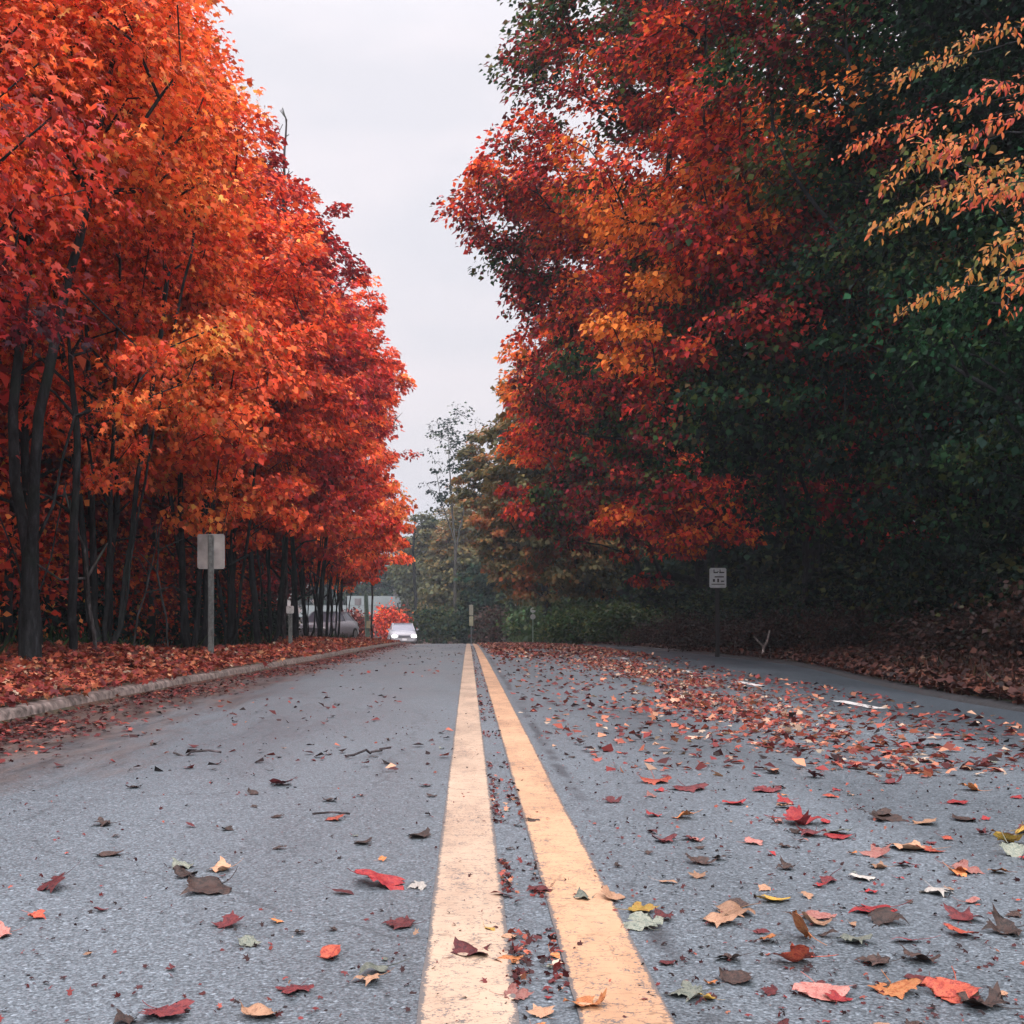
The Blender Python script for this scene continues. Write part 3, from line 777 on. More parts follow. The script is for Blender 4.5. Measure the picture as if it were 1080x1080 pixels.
# amber sprays reaching in from the upper right
def amber_tree():
    rng = np.random.default_rng(77)
    x, y = 6.6, 7.2
    z = float(T(x, y)) - .1
    root = thing('hickory_tree', (x, y, z), 'tree reaching in from the right edge with rows of drooping amber leaves', 'tree', None)
    sprays = [((1075, 118), (985, 176), 6.9), ((1085, 165), (920, 245), 7.0), ((1090, 190), (955, 232), 6.8), ((1085, 225), (960, 140), 7.3), ((1090, 240), (1020, 292), 6.6), ((1090, 262), (1052, 300), 6.5), ((1090, 205), (1020, 215), 7.1),
              ((1085, 90), (1010, 112), 7.2), ((1000, 150), (935, 195), 7.4), ((1088, 285), (1060, 330), 6.5), ((1020, 60), (935, 88), 8.4), ((990, 125), (890, 160), 8.6), ((1010, 305), (950, 332), 8.2), ((1085, 30), (1005, 50), 7.6)]
    stems = [[[0, 0, 0], [.05, .1, 1.4], [-.15, 0, 2.9], [-.2, .1, 4.6], [0, .2, 6.5]]]
    o = np.array([x, y, z])
    LP, LN, LT, TI = [], [], [], []
    for (a, b, yy) in sprays:
        A = px(a[0], a[1], yy) - o; B = px(b[0], b[1], yy - .25) - o
        j = np.array([-.2, .05, A[2] - .15])
        pts = [j + (A - j) * .5 + np.array([0, 0, .1]), A]
        seg = [j + (A - j) * f + np.array([0, 0, .18 * math.sin(f * 3.1)]) for f in np.linspace(.04, 1, 6)]
        main = seg + [A + (B - A) * f + np.array([0, 0, .05 * math.sin(f * 3.1)]) for f in np.linspace(.1, 1, 8)]
        stems.append(main)
        L = np.linalg.norm(B - A)
        base_t = rng.uniform(.35, .8)
        for f in np.linspace(.0, 1, int(L / .028)):
            p = A + (B - A) * f + np.array([0, 0, .05 * math.sin(f * 3.1)])
            for s in (-1, 1, -1, 1):
                LP.append(p + rng.normal(0, .028, 3) * np.array([1, 2.5, .9]))
                LN.append(np.array([.1, -.8, .55]) + rng.normal(0, .35, 3))
                LT.append(np.array([-.35, s * .45, -.9]) + rng.normal(0, .22, 3)); TI.append(base_t + rng.normal(0, .17))
    nodes, par, r = grow(stems, np.zeros((0, 3)), step=.12, tip=.003, rng=rng)
    r = np.minimum(r * 1.3, .12)
    V, Fq = tubes(nodes, par, r, 7, .0025)
    link('trunk', np_mesh('trunk', V, Fq, smooth=True), root, BARK_DARK)
    # upper crown out of view, dark
    C = in_blobs([(-.2, .2, 6.8, 1.9, 1.9, 1.5)], 60, rng)
    n = len(LP)
    P = np.array(LP); Nn = np.array(LN); Tt = np.array(LT)
    up = np.repeat(C, 60, 0) + rng.normal(0, .28, (3600, 3))
    P = np.concatenate([P, up]); Nn = np.concatenate([Nn, rng.normal(0, 1, (3600, 3)) + [0, 0, .8]]); Tt = np.concatenate([Tt, rng.normal(0, 1, (3600, 3)) + [0, 0, -.6]])
    ti = np.concatenate([TI, rng.normal(.4, .2, 3600)])
    me = leaf_cloud(P, Nn, Tt, .054 * rng.uniform(.5, 1.35, len(P)), ti, rng.random(len(P)), T_LANCE, 'crown')
    link('crown', me, root, LEAF_AMBER)
amber_tree()

# far trees closing the view beyond the crest
FG = 'far trees beyond the crest'
def far_tree(x, y, H, reach, seed, label, mt, tint, low=1, size=.36, ncl=220, per=60, n=2):
    rng = np.random.default_rng(seed)
    blobs = [(0, 0, low + (H - low) * .45, reach, reach, (H - low) * .46), (rng.uniform(-.8, .8), 0, H * .74, reach * .6, reach * .6, H * .24), (rng.uniform(-1.5, 1.5), 0, H * .35, reach * 1.05, reach, H * .24)]
    return tree('broadleaf_tree', x, y, label, 'tree', FG, blobs, stems_multi(n, H * .75, 1.0, rng), ncl, per, size, mt, BARK_GREY, tint, T_KITE, .95, seed, .2, gap=.3, sides=5)
far_tree(-.6, 104, 13.5, 2.7, 81, 'dull green far tree straight ahead, right of the gap over the car', LEAF_OLIVE, (.40, .2))
far_tree(-4.6, 118, 14.2, 3.2, 82, 'grey green far tree at the left of the group ahead', LEAF_OLIVE, (.30, .2))
far_tree(3.2, 92, 13.0, 3.0, 83, 'dark green far tree by the white marker post', LEAF_GREEN, (.8, .25))
far_tree(-1.5, 132, 17.5, 3.6, 84, 'tall brownish far tree behind the group ahead', LEAF_OLIVE, (.50, .2))
far_tree(6.5, 100, 15, 3.8, 85, 'dark far tree behind the olive trees on the right', LEAF_GREEN, (.6, .25))
far_tree(2.8, 122, 17, 3.6, 86, 'dark olive far tree deep behind the group ahead', LEAF_OLIVE, (.42, .2))
far_tree(-13, 150, 12, 4.2, 87, 'low teal green far tree behind the houses on the left', LEAF_GREEN, (.7, .25))
far_tree(-20, 160, 13, 4.5, 88, 'low far tree half hidden behind the last maple', LEAF_GREEN, (.7, .25))
far_tree(-8.5, 160, 14, 4.0, 89, 'blue green far tree seen above the small roof', LEAF_GREEN, (.8, .25))

# bare trees against the sky
def bare_tree(x, y, H, spread, seed, label, ntw=70, trunk=.12, leaves=0, low=.45, tip=.007, bark=None):
    rng = np.random.default_rng(seed)
    z = float(T(x, y)) - .1
    root = thing('bare_tree', (x, y, z), label, 'tree', None)
    tw = np.array([[rng.normal(0, spread * (1.1 - f)), rng.normal(0, spread * (1.1 - f)), H * (low + (1 - low) * f)] for f in rng.random(ntw) ** .8])
    nodes, par, r = grow([[[0, 0, 0], [.1, 0, H * .4], [-.1, .1, H * .7], [.05, 0, H * .97]]], tw, step=.35, tip=tip, rng=rng)
    r = r * (1 + (trunk / r[0] - 1) * np.clip(r / r[0], 0, 1) ** .5)
    V, Fq = tubes(nodes, par, r, 5, tip)
    link('trunk', np_mesh('trunk', V, Fq, smooth=True), root, bark or TWIG)
    if leaves:
        c = np.repeat(tw, leaves, 0); P = c + rng.normal(0, .3, c.shape)
        me = leaf_cloud(P, rng.normal(0, 1, c.shape), rng.normal(0, 1, c.shape), .24 * rng.uniform(.6, 1.2, len(c)), rng.uniform(.2, .6, len(c)), rng.random(len(c)), T_KITE, 'crown')
        link('crown', me, root, LEAF_GREEN)
tree('sparse_tree', -1.2, 97, 'tall thinly leaved tree standing against the sky in the gap', 'tree', None, [(0, 0, 17.5, 2.3, 2.3, 3.6), (1.6, 0, 14.5, 1.9, 2, 3.0), (-1.2, 0, 13, 1.5, 1.5, 2.5)],
     [[[0, 0, 0], [.1, 0, 8], [-.3, 0, 13], [-.6, 0, 19]], [[.1, 0, 8], [.9, .2, 12], [1.8, .2, 16]], [[0, 0, 9], [-1, .2, 12], [-1.6, .2, 15]]], 120, 13, .27, LEAF_GREEN, BARK_GREY, (.6, .25), T_KITE, .7, 101, .15, gap=.2, sides=5)
bare_tree(-5.1, 31.5, 14.9, .45, 102, 'bare twiggy top rising above the left row against the sky', 34, .06, 0, .72, .004)
bare_tree(-4.6, 54, 16.2, .9, 103, 'bare twigs sticking out of the far end of the left row', 50, .05, 0, .6, .008)

# ------------------------------------------------------------------ shrubs and undergrowth
def shrub(x, y, rx, ry, h, seed, label, group, mt, tint, size=.12, ncl=45, per=70, name='shrub', sink=.05):
    rng = np.random.default_rng(seed)
    blobs = [(0, 0, h * .5, rx, ry, h * .5), (rng.uniform(-.4, .4) * rx, 0, h * .65, rx * .6, ry * .6, h * .4)]
    st = []
    for k in range(5):
        a = rng.uniform(0, 6.28); st.append([[.08 * math.cos(a), .08 * math.sin(a), 0], [rx * .4 * math.cos(a), ry * .4 * math.sin(a), h * .7]])
    C = in_blobs(blobs, ncl, rng, .6)
    nodes, par, r = grow(st, C, step=.25, tip=.004, rng=rng)
    V, Fq = tubes(nodes, par, r, 5, .004)
    root = thing(name, (x, y, float(T(x, y)) - sink), label, 'shrub', group)
    link('stem', np_mesh('stem', V, Fq), root, BARK_DARK)
    c = np.repeat(C, per, 0); off = rng.normal(0, .16 + h * .05, c.shape); P = c + off
    P[:, 2] = np.abs(P[:, 2])
    me = leaf_cloud(P, rng.normal(0, .6, c.shape) + [0, 0, .7], off * [1, 1, .3] + rng.normal(0, .2, c.shape) - [0, 0, .25], size * rng.uniform(.6, 1.3, len(c)), tint[0] + rng.normal(0, tint[1], len(c)), rng.random(len(c)), T_KITE, 'foliage')
    link('foliage', me, root, mt)
    return root
def copy_thing(root, x, y, label, rz, sc=(1, 1, 1)):
    c = root.copy(); COL.objects.link(c)
    c.location = (x, y, float(T(x, y)) - .05); c.rotation_euler = (0, 0, rz); c.scale = sc
    c['label'] = label
    for ch in list(root.children):
        d = ch.copy(); COL.objects.link(d); d.parent = c
    return c
s0 = shrub(-7.6, 13.8, 1.4, 1.2, 1.7, 111, 'dark shrub in the shade behind the forked trunks', 'dark shrubs behind the left trunks', LEAF_GREEN, (.5, .25), .13, 60, 80)
s0b = shrub(-8.0, 17.6, 1.5, 1.3, 1.9, 112, 'dark shrub in the shade behind the slim pale stems', 'dark shrubs behind the left trunks', LEAF_GREEN, (.45, .25), .13, 60, 80)
for k, (x, y) in enumerate([(-7.6, 21), (-8.2, 24.3), (-7.8, 27.8), (-8.3, 31.5), (-8, 35.5), (-8.4, 40), (-8.2, 45), (-9, 50), (-10.5, 18.5), (-10.5, 24), (-10.6, 30), (-7.4, 11)]):
    copy_thing(s0 if k % 2 else s0b, x, y, 'dark green shrub in deep shade behind the left trunks', k * 1.9, (1.1, 1.1, 1 + .2 * math.sin(k)))
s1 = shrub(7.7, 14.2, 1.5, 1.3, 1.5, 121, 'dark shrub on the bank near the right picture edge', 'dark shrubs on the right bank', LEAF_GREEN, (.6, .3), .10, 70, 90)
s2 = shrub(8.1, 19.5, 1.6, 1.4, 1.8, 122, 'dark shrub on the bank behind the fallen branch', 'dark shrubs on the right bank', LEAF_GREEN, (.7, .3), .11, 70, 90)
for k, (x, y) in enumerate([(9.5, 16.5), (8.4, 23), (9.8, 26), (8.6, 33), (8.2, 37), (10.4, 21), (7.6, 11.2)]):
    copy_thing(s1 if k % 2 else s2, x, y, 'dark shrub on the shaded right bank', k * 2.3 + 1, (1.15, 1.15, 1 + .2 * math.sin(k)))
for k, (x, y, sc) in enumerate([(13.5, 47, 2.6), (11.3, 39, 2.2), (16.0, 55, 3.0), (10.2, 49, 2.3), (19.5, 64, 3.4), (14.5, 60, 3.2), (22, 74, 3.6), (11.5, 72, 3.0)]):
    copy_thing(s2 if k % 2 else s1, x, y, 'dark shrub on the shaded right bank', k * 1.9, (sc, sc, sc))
b1 = shrub(6.9, 20.5, .9, .8, .6, 131, 'low brown weedy clump beside the right sign post', 'brown weed clumps on the right verge', LEAF_BROWN, (.5, .25), .055, 45, 130)
for k, (x, y) in enumerate([(6.4, 24), (7.4, 25.4), (6.2, 28), (7.2, 30.5), (6.4, 33.5), (7.4, 17.4), (6.9, 15.2), (6.5, 12.4), (6.1, 37)]):
    copy_thing(b1, x, y, 'low brown weedy clump on the right verge under the trees', k * 1.1, (1.2, 1.2, 1 + .25 * math.sin(k * 2)))
q1 = shrub(4.9, 50, 1.5, 1.6, 1.3, 141, 'pale green bush on the bank right of the marker post', 'green bushes on the far right bank', LEAF_GRASS, (.55, .25), .17, 60, 70)
for k, (x, y) in enumerate([(6.2, 45), (5.4, 60), (6.2, 54), (6.0, 67), (7.2, 48)]):
    copy_thing(q1, x, y, 'mid green bush on the far right bank', k * 1.7, (1.1, 1.1, 1 + .2 * math.sin(k)))
for k, (x, y, sc) in enumerate([(7.5, 62, 1.6), (9.5, 56, 1.8), (6.2, 74, 1.9), (9.0, 80, 2.2), (5.0, 82, 1.7), (11.5, 66, 2.2), (9.5, 90, 2.4)]):
    copy_thing(q1, x, y, 'mid green bush on the far right bank', k * 2.1, (sc, sc, sc * (.75 + .5 * (k % 3) / 2)))
shrub(-2.6, 88, 2.0, 1.6, 3.2, 151, 'round dark green bush right of the oncoming car', 'roadside bushes beyond the crest', LEAF_GREEN, (.85, .2), .26, 60, 60)
shrub(-.3, 90, 1.6, 1.6, 2.8, 152, 'dark bush beside the pale marker straight ahead', 'roadside bushes beyond the crest', LEAF_GREEN, (.7, .2), .26, 50, 60)
shrub(1.8, 86, 1.6, 1.6, 2.6, 153, 'brown green bush left of the white dotted marker post', 'roadside bushes beyond the crest', LEAF_BROWN, (.8, .2), .26, 50, 60)
shrub(-6.2, 92, 1.5, 1.2, 3.5, 154, 'small bright orange bush just above the oncoming car', 'roadside bushes beyond the crest', LEAF_LEFT, (.52, .16), .26, 50, 60)
shrub(-7.4, 74, 1.2, 1.2, 2.0, 155, 'brownish red bush between the kerb and the parked white car', 'roadside bushes beyond the crest', LEAF_LITTER, (.5, .15), .2, 45, 60)

#@@REST
YM_ = 'young red maples under the left row'
y1 = shrub(-6.7, 14.6, 1.0, .9, 3.2, 161, 'young red maple showing between the forked trunks and the pale stems', YM_, LEAF_LEFT, (.5, .2), .11, 60, 45, name='young_maple')
for k, (x, y, lab) in enumerate([(-6.2, 11.4, 'young orange red maple at the left picture edge behind the forked trunks'), (-7.0, 17.6, 'young red maple behind the slim pale stems'), (-6.9, 21.5, 'young red maple right of the large sign post'), (-7.2, 26, 'young red maple behind the small square sign'), (-6.9, 32, 'young red maple near the leaning trunks')]):
    copy_thing(y1, x, y, lab, k * 1.3 + .5, (1, 1, 1 + .1 * math.sin(k)))
# ------------------------------------------------------------------ leaf litter and weeds (uncountable)
def litter(name, n, sampler, label, size=(.05, .11), tint=(.5, .22), mt=None, seed=1, lift=.012, upright=.35, tmpl=T_KITE, terrain=False):
    rng = np.random.default_rng(seed)
    x, y = sampler(rng, n)
    z = (T(x, y) if terrain else G(y)) + lift * rng.uniform(.4, 2.0, len(x))
    P = np.stack([x, y, z], 1)
    Nn = rng.normal(0, upright, (len(x), 3)) + [0, 0, 1]
    a = rng.uniform(0, 6.28, len(x))
    Td = np.stack([np.cos(a), np.sin(a), rng.normal(0, .15, len(x))], 1)
    sz = rng.uniform(size[0], size[1], len(x))
    P = P - Td * (sz * .5)[:, None]; P[:, 2] = np.maximum(P[:, 2], z - lift * .3)
    me = leaf_cloud(P, Nn, Td, sz, tint[0] + rng.normal(0, tint[1], len(x)), rng.random(len(x)), tmpl, name)
    o = link(name, me, None, mt or LEAF_LITTER)
    return tag(o, label, 'leaf litter', kind='stuff')
def ydist(rng, n, a, b, p=1.0):
    """more samples near the camera: density falls as 1/y^p"""
    u = rng.random(n)
    return a * (b / a) ** u if p == 1 else (a ** (1 - p) + u * (b ** (1 - p) - a ** (1 - p))) ** (1 / (1 - p))
def s_left(rng, n):
    y = ydist(rng, n, 5.5, 80)
    l = rng.random(n) ** 1.25 * 3.4 - .02
    keep = rng.random(n) < np.where(l < .16, .45, 1)
    return (XL(y) - l)[keep], y[keep]
litter('leaf_litter', 40000, s_left, 'thick carpet of red and orange leaves on the left verge', (.05, .11), (.56, .2), LEAF_VERGE, seed=301, lift=.03, upright=.5, tmpl=T_MAPLE, terrain=True)
def s_leftwood(rng, n):
    y = ydist(rng, n, 8, 80); l = rng.uniform(3.0, 11, n)
    return XL(y) - l, y
litter('leaf_litter', 16000, s_leftwood, 'dark red leaves on the ground under the left trees', (.09, .17), (.36, .2), seed=302, lift=.03, upright=.5, terrain=True)
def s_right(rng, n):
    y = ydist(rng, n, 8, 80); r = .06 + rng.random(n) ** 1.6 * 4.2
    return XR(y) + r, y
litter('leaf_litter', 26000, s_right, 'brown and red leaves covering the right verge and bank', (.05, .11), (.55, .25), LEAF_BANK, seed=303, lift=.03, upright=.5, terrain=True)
def s_gutter(rng, n):
    y = ydist(rng, n, 5.5, 60); l = np.abs(rng.normal(0, .34, n)) + .01
    keep = rng.random(n) < np.where(vnoise(y, 0, 1.3, 4) > .35, 1, .3)
    return (XL(y) + l)[keep], y[keep]
litter('leaf_litter', 9500, s_gutter, 'dark sodden leaf scraps in the gutter by the left kerb', (.025, .07), (.30, .22), seed=304, lift=.008, upright=.25, tmpl=T_MAPLE)
def s_band(rng, n):
    """the drift of leaves the traffic has pushed to the outer edge of the right lane"""
    y = ydist(rng, n, 5.0, 62, 1.15)
    c = 2.0 + .35 * sstep(8, 13, y) - .65 * sstep(18, 45, y)
    wd = .34 + .95 * sstep(15, 40, y)
    x = c + rng.normal(0, 1, n) * wd
    d = vnoise(x, y * .45, .45, 12) * .6 + vnoise(x, y * .3, 1.2, 14) * .4
    keep = (d > .46) & (x < XR(y) - .15) & (x > .5)
    keep &= rng.random(n) < .25 + .75 * sstep(6, 10, y)
    return x[keep], y[keep]
litter('leaf_litter', 9000, s_band, 'drift of red and tan leaves along the outer side of the right lane', (.03, .08), (.62, .26), seed=305, lift=.010, upright=.42, tmpl=T_MAPLE)
def s_crest(rng, n):
    y = rng.uniform(20, 64, n) ; x = .45 + rng.random(n) ** .9 * 3.6
    keep = (rng.random(n) < sstep(16, 40, y)) & (vnoise(x, y * .4, 1.0, 15) > .33)
    return x[keep], y[keep]
litter('leaf_litter', 15000, s_crest, 'leaves spread over the whole right lane towards the crest', (.05, .12), (.62, .25), seed=310, lift=.012, upright=.45)
def s_rlane(rng, n):
    y = ydist(rng, n, 5.2, 62, 1.0); x = rng.uniform(.40, 1, n) * 0 + .4 + rng.random(n) ** .8 * 3.4
    return x, y
litter('leaf_litter', 4200, s_rlane, 'scattered small leaves over the right lane in the distance', (.03, .085), (.5, .28), seed=306, lift=.006, upright=.3)
def s_llane(rng, n):
    y = ydist(rng, n, 5.2, 62, 1.0); x = -.1 - rng.random(n) ** 1.2 * 2.7
    keep = vnoise(x, y, 1.1, 8) > .45
    return x[keep], y[keep]
litter('leaf_litter', 620, s_llane, 'scattered small dark leaves over the left lane in the distance', (.03, .075), (.3, .25), seed=307, lift=.006, upright=.3)
def s_crumb(rng, n):
    y = ydist(rng, n, 1.6, 40, 1.0)
    k = rng.random(n)
    x = np.where(k < .55, .088 + np.abs(rng.normal(0, .018, n)), np.where(k < .8, rng.uniform(.1, .2, n), .19 - np.abs(rng.normal(0, .012, n))))
    keep = vnoise(x, y, .35, 6) > .38
    return x[keep], y[keep]
litter('leaf_litter', 2600, s_crumb, 'leaf crumbs caught along the inner edge of the pale stripe', (.006, .030), (.36, .3), seed=308, lift=.004, upright=.6, tmpl=T_MAPLE)
def s_grit(rng, n):
    y = ydist(rng, n, 1.6, 9, 1.0); x = rng.uniform(-2.6, 3.4, n) * (.25 + .75 * sstep(1, 5, y))
    keep = rng.random(n) < np.where(x > .35, 1, .35)
    return x[keep], y[keep]
litter('leaf_litter', 6500, s_grit, 'tiny leaf fragments sprinkled over the near asphalt', (.005, .020), (.20, .25), seed=309, lift=.003, upright=.5, tmpl=T_MAPLE)

def weeds(n, sampler, label, size, tint, seed, mt=None):
    rng = np.random.default_rng(seed)
    x, y = sampler(rng, n)
    P = np.stack([x, y, T(x, y) - .01], 1)
    Td = rng.normal(0, .35, P.shape) + [0, 0, 1]
    Nn = rng.normal(0, 1, P.shape) * [1, 1, .2]
    me = leaf_cloud(P, Nn, Td, rng.uniform(size[0], size[1], len(x)), tint[0] + rng.normal(0, tint[1], len(x)), rng.random(len(x)), T_BLADE, 'grass')
    o = link('grass', me, None, mt or LEAF_GRASS)
    tag(o, label, 'grass', kind='stuff')
def w_bank(rng, n):
    y = rng.uniform(38, 80, n); x = XR(y) + .5 + rng.random(n) * 5
    return x, y
weeds(9000, w_bank, 'green grass on the far right bank by the marker post', (.2, .6), (.6, .2), 321)
def w_right(rng, n):
    y = ydist(rng, n, 8, 38); x = XR(y) + .6 + rng.random(n) * 4
    k = vnoise(x, y, 1.4, 17) > .5
    return x[k], y[k]
weeds(5000, w_right, 'dead brown stalks and grass on the shaded right verge', (.08, .22), (.6, .25), 322, LEAF_BROWN)
def w_left(rng, n):
    y = ydist(rng, n, 9, 60); x = XL(y) - 2.4 - rng.random(n) * 4
    k = vnoise(x, y, 1.1, 19) > .45
    return x[k], y[k]
weeds(6000, w_left, 'dark weeds at the foot of the left trees', (.12, .4), (.25, .2), 323)

# ------------------------------------------------------------------ individual fallen leaves
def leaf_solid(name, colour, spot, rough=.45):
    m, t, b = mat(name)
    g = N(t, 'ShaderNodeTexCoord').outputs['Object']
    n0 = noise(t, 26, 5, g, .65); n1 = noise(t, 6, 4, g, .6)
    n = N(t, 'ShaderNodeMix', data_type='FLOAT'); n.inputs[0].default_value = .5
    t.links.new(n0.outputs['Fac'], n.inputs[2]); t.links.new(n1.outputs['Fac'], n.inputs[3])
    r = cramp(t, n.outputs[0], [(.36, [c * .3 for c in colour]), (.47, colour), (.56, spot), (.64, [c * .5 for c in colour])])
    oi = N(t, 'ShaderNodeObjectInfo')
    mr = N(t, 'ShaderNodeMapRange'); mr.inputs['To Min'].default_value = .65; mr.inputs['To Max'].default_value = 1.3
    t.links.new(oi.outputs['Random'], mr.inputs['Value'])
    sc = N(t, 'ShaderNodeVectorMath', operation='SCALE'); t.links.new(r.outputs[0], sc.inputs[0]); t.links.new(mr.outputs[0], sc.inputs['Scale'])
    t.links.new(sc.outputs[0], b.inputs['Base Color'])
    b.inputs['Roughness'].default_value = rough
    b.inputs['Specular IOR Level'].default_value = .35
    n3 = noise(t, 60, 3, g); bump(t, b, n3.outputs['Fac'], .5, .004)
    return m
LC = {
    'crimson': ((.30, .018, .030), (.42, .05, .04)), 'maroon': ((.085, .014, .020), (.18, .03, .03)), 'orange': ((.48, .15, .05), (.58, .26, .10)),
    'yellow': ((.48, .34, .06), (.42, .20, .05)), 'tan': ((.46, .27, .17), (.34, .18, .11)), 'dark brown': ((.035, .024, .022), (.09, .05, .04)),
    'grey green': ((.16, .19, .16), (.26, .27, .22)), 'pale pink': ((.42, .20, .17), (.30, .09, .08)), 'red': ((.34, .05, .035), (.50, .12, .06)), 'pale': ((.46, .44, .41), (.34, .31, .28)),
}
LMAT = {k: leaf_solid(k.replace(' ', '_') + '_leaf', *v) for k, v in LC.items()}
def maple_outline():
    half = [(0, 0), (.05, .03), (.20, -.06), (.30, -.03), (.27, .06), (.40, .08), (.36, .16), (.56, .24), (.66, .40), (.50, .40), (.50, .50), (.36, .44), (.22, .42), (.24, .56), (.34, .66), (.22, .68), (.20, .80), (.10, .82), (0, 1.05)]
    left = [(-a, b) for a, b in half[1:-1]][::-1]
    return half + left
def oval_outline():
    pts = [(.0, 0)]
    for f in np.linspace(.08, .95, 8): pts.append((.27 * math.sin(math.pi * f ** .85) * (1 + .08 * math.sin(f * 25)), f))
    pts.append((0, 1.05))
    return pts + [(-a, b) for a, b in pts[1:-1]][::-1]
def leaf_mesh(variant, mname):
    """outline filled, cut into a grid so that it can curl, with a stalk; about 1 unit long"""
    rng = np.random.default_rng(500 + variant)
    ol = maple_outline() if variant % 5 != 4 else oval_outline()
    bm = bmesh.new()
    vs = [bm.verts.new((a + rng.normal(0, .012), b + rng.normal(0, .012), 0)) for a, b in ol]
    bm.faces.new(vs)
    bmesh.ops.triangulate(bm, faces=bm.faces[:])
    for ax in (0, 1):
        for c in np.arange(-.6, 1.05, .11):
            no = (1, 0, 0) if ax == 0 else (0, 1, 0)
            co = (c, 0, 0) if ax == 0 else (0, c, 0)
            bmesh.ops.bisect_plane(bm, geom=bm.verts[:] + bm.edges[:] + bm.faces[:], plane_co=co, plane_no=no, dist=1e-5)
    k1, k2 = rng.uniform(-.5, .8), rng.uniform(-.3, .6)
    fold = rng.uniform(.0, .35); ph = rng.uniform(0, 6.28)
    for v in bm.verts:
        x, y = v.co.x, v.co.y
        z = k1 * x * x * .8 + k2 * (y - .45) ** 2 * .7 + fold * abs(x) * .5
        z += .055 * math.sin(7 * x + ph) * math.cos(6 * y + ph) + .05 * math.sin(9 * y + 3 * x + ph)
        rr = math.hypot(x, y - .42)
        z += max(0, rr - .38) ** 1.5 * 1.2 * math.sin(math.atan2(y - .42, x) * 2.5 + ph)
        v.co.z = z
    # midrib and side veins as low ridges
    def rib(a, b, r):
        n = 6; prev = None
        for k in range(n):
            f = k / (n - 1); x = a[0] + (b[0] - a[0]) * f; y = a[1] + (b[1] - a[1]) * f
            rr = math.hypot(x, y - .42)
            z = k1 * x * x * .8 + k2 * (y - .45) ** 2 * .7 + fold * abs(x) * .5 + .055 * math.sin(7 * x + ph) * math.cos(6 * y + ph) + .05 * math.sin(9 * y + 3 * x + ph) + max(0, rr - .38) ** 1.5 * 1.2 * math.sin(math.atan2(y - .42, x) * 2.5 + ph)
            c = Vector((x, y, z + r * .4)); w_ = r * (1 - .7 * f)
            ring = [bm.verts.new(c + Vector((dx * w_, 0, dz * w_))) for dx, dz in ((-1, 0), (0, 1), (1, 0))]
            if prev:
                for q in range(2): bm.faces.new((prev[q], prev[q + 1], ring[q + 1], ring[q]))
            prev = ring
    me = bpy.data.meshes.new('fallen_leaf')
    # stalk, bent upwards, joined to the base of the blade
    p = Vector((0, .02, k2 * .13 + .05 * math.sin(.18 + ph)))
    sx, sz = rng.uniform(-.25, .25), rng.uniform(.0, .3)
    prev = None
    for k in range(7):
        f = k / 6; c = p + Vector((sx * f * f, -.62 * f, sz * f * f)); w_ = .014 * (1.2 - .5 * f)
        ring = [bm.verts.new(c + Vector((math.cos(q * 2.094) * w_, 0, math.sin(q * 2.094) * w_))) for q in range(3)]
        if prev:
            for q in range(3): bm.faces.new((prev[q], prev[(q + 1) % 3], ring[(q + 1) % 3], ring[q]))
        prev = ring
    zmin = min(v.co.z for v in bm.verts)
    for v in bm.verts: v.co.z -= zmin
    bm.to_mesh(me); bm.free()
    for pl in me.polygons: pl.use_smooth = True
    me.materials.append(LMAT[mname])
    return me
LEAFM = {(v, c): leaf_mesh(v, c) for v in range(9) for c in LC}
leaf_count = 0
def put_leaf(x, y, size, colour, label, group='fallen leaves lying on the road', rng=g_rng, tilt=.16, z=.003, variant=None):
    global leaf_count
    v = int(rng.integers(0, 9)) if variant is None else variant
    o = bpy.data.objects.new('fallen_leaf', LEAFM[(v, colour)])
    COL.objects.link(o)
    o.location = (x, y, float(G(y)) + z + .004)
    o.rotation_euler = (rng.normal(0, tilt), rng.normal(0, tilt), rng.uniform(0, 6.28))
    s = size * .95
    o.scale = (s, s, s * rng.uniform(.45, 1.1))
    tag(o, label, 'leaf', group)
    # settle: the lowest corner just touches the road
    bb = np.array([(o.rotation_euler.to_matrix() @ Vector((c[0] * s, c[1] * s, c[2] * o.scale[2]))) for c in o.data.vertices[0:0]]) if False else None
    M = np.array(o.rotation_euler.to_matrix())
    vs = VCACHE.get((v, colour))
    if vs is None:
        vs = np.empty(len(o.data.vertices) * 3, np.float32); o.data.vertices.foreach_get('co', vs); vs = vs.reshape(-1, 3); VCACHE[(v, colour)] = vs
    zz = (vs * np.array([s, s, o.scale[2]])) @ M.T
    o.location.z = float(G(y)) + z - float(np.quantile(zz[:, 2], .06))
    leaf_count += 1
    return o
VCACHE = {}
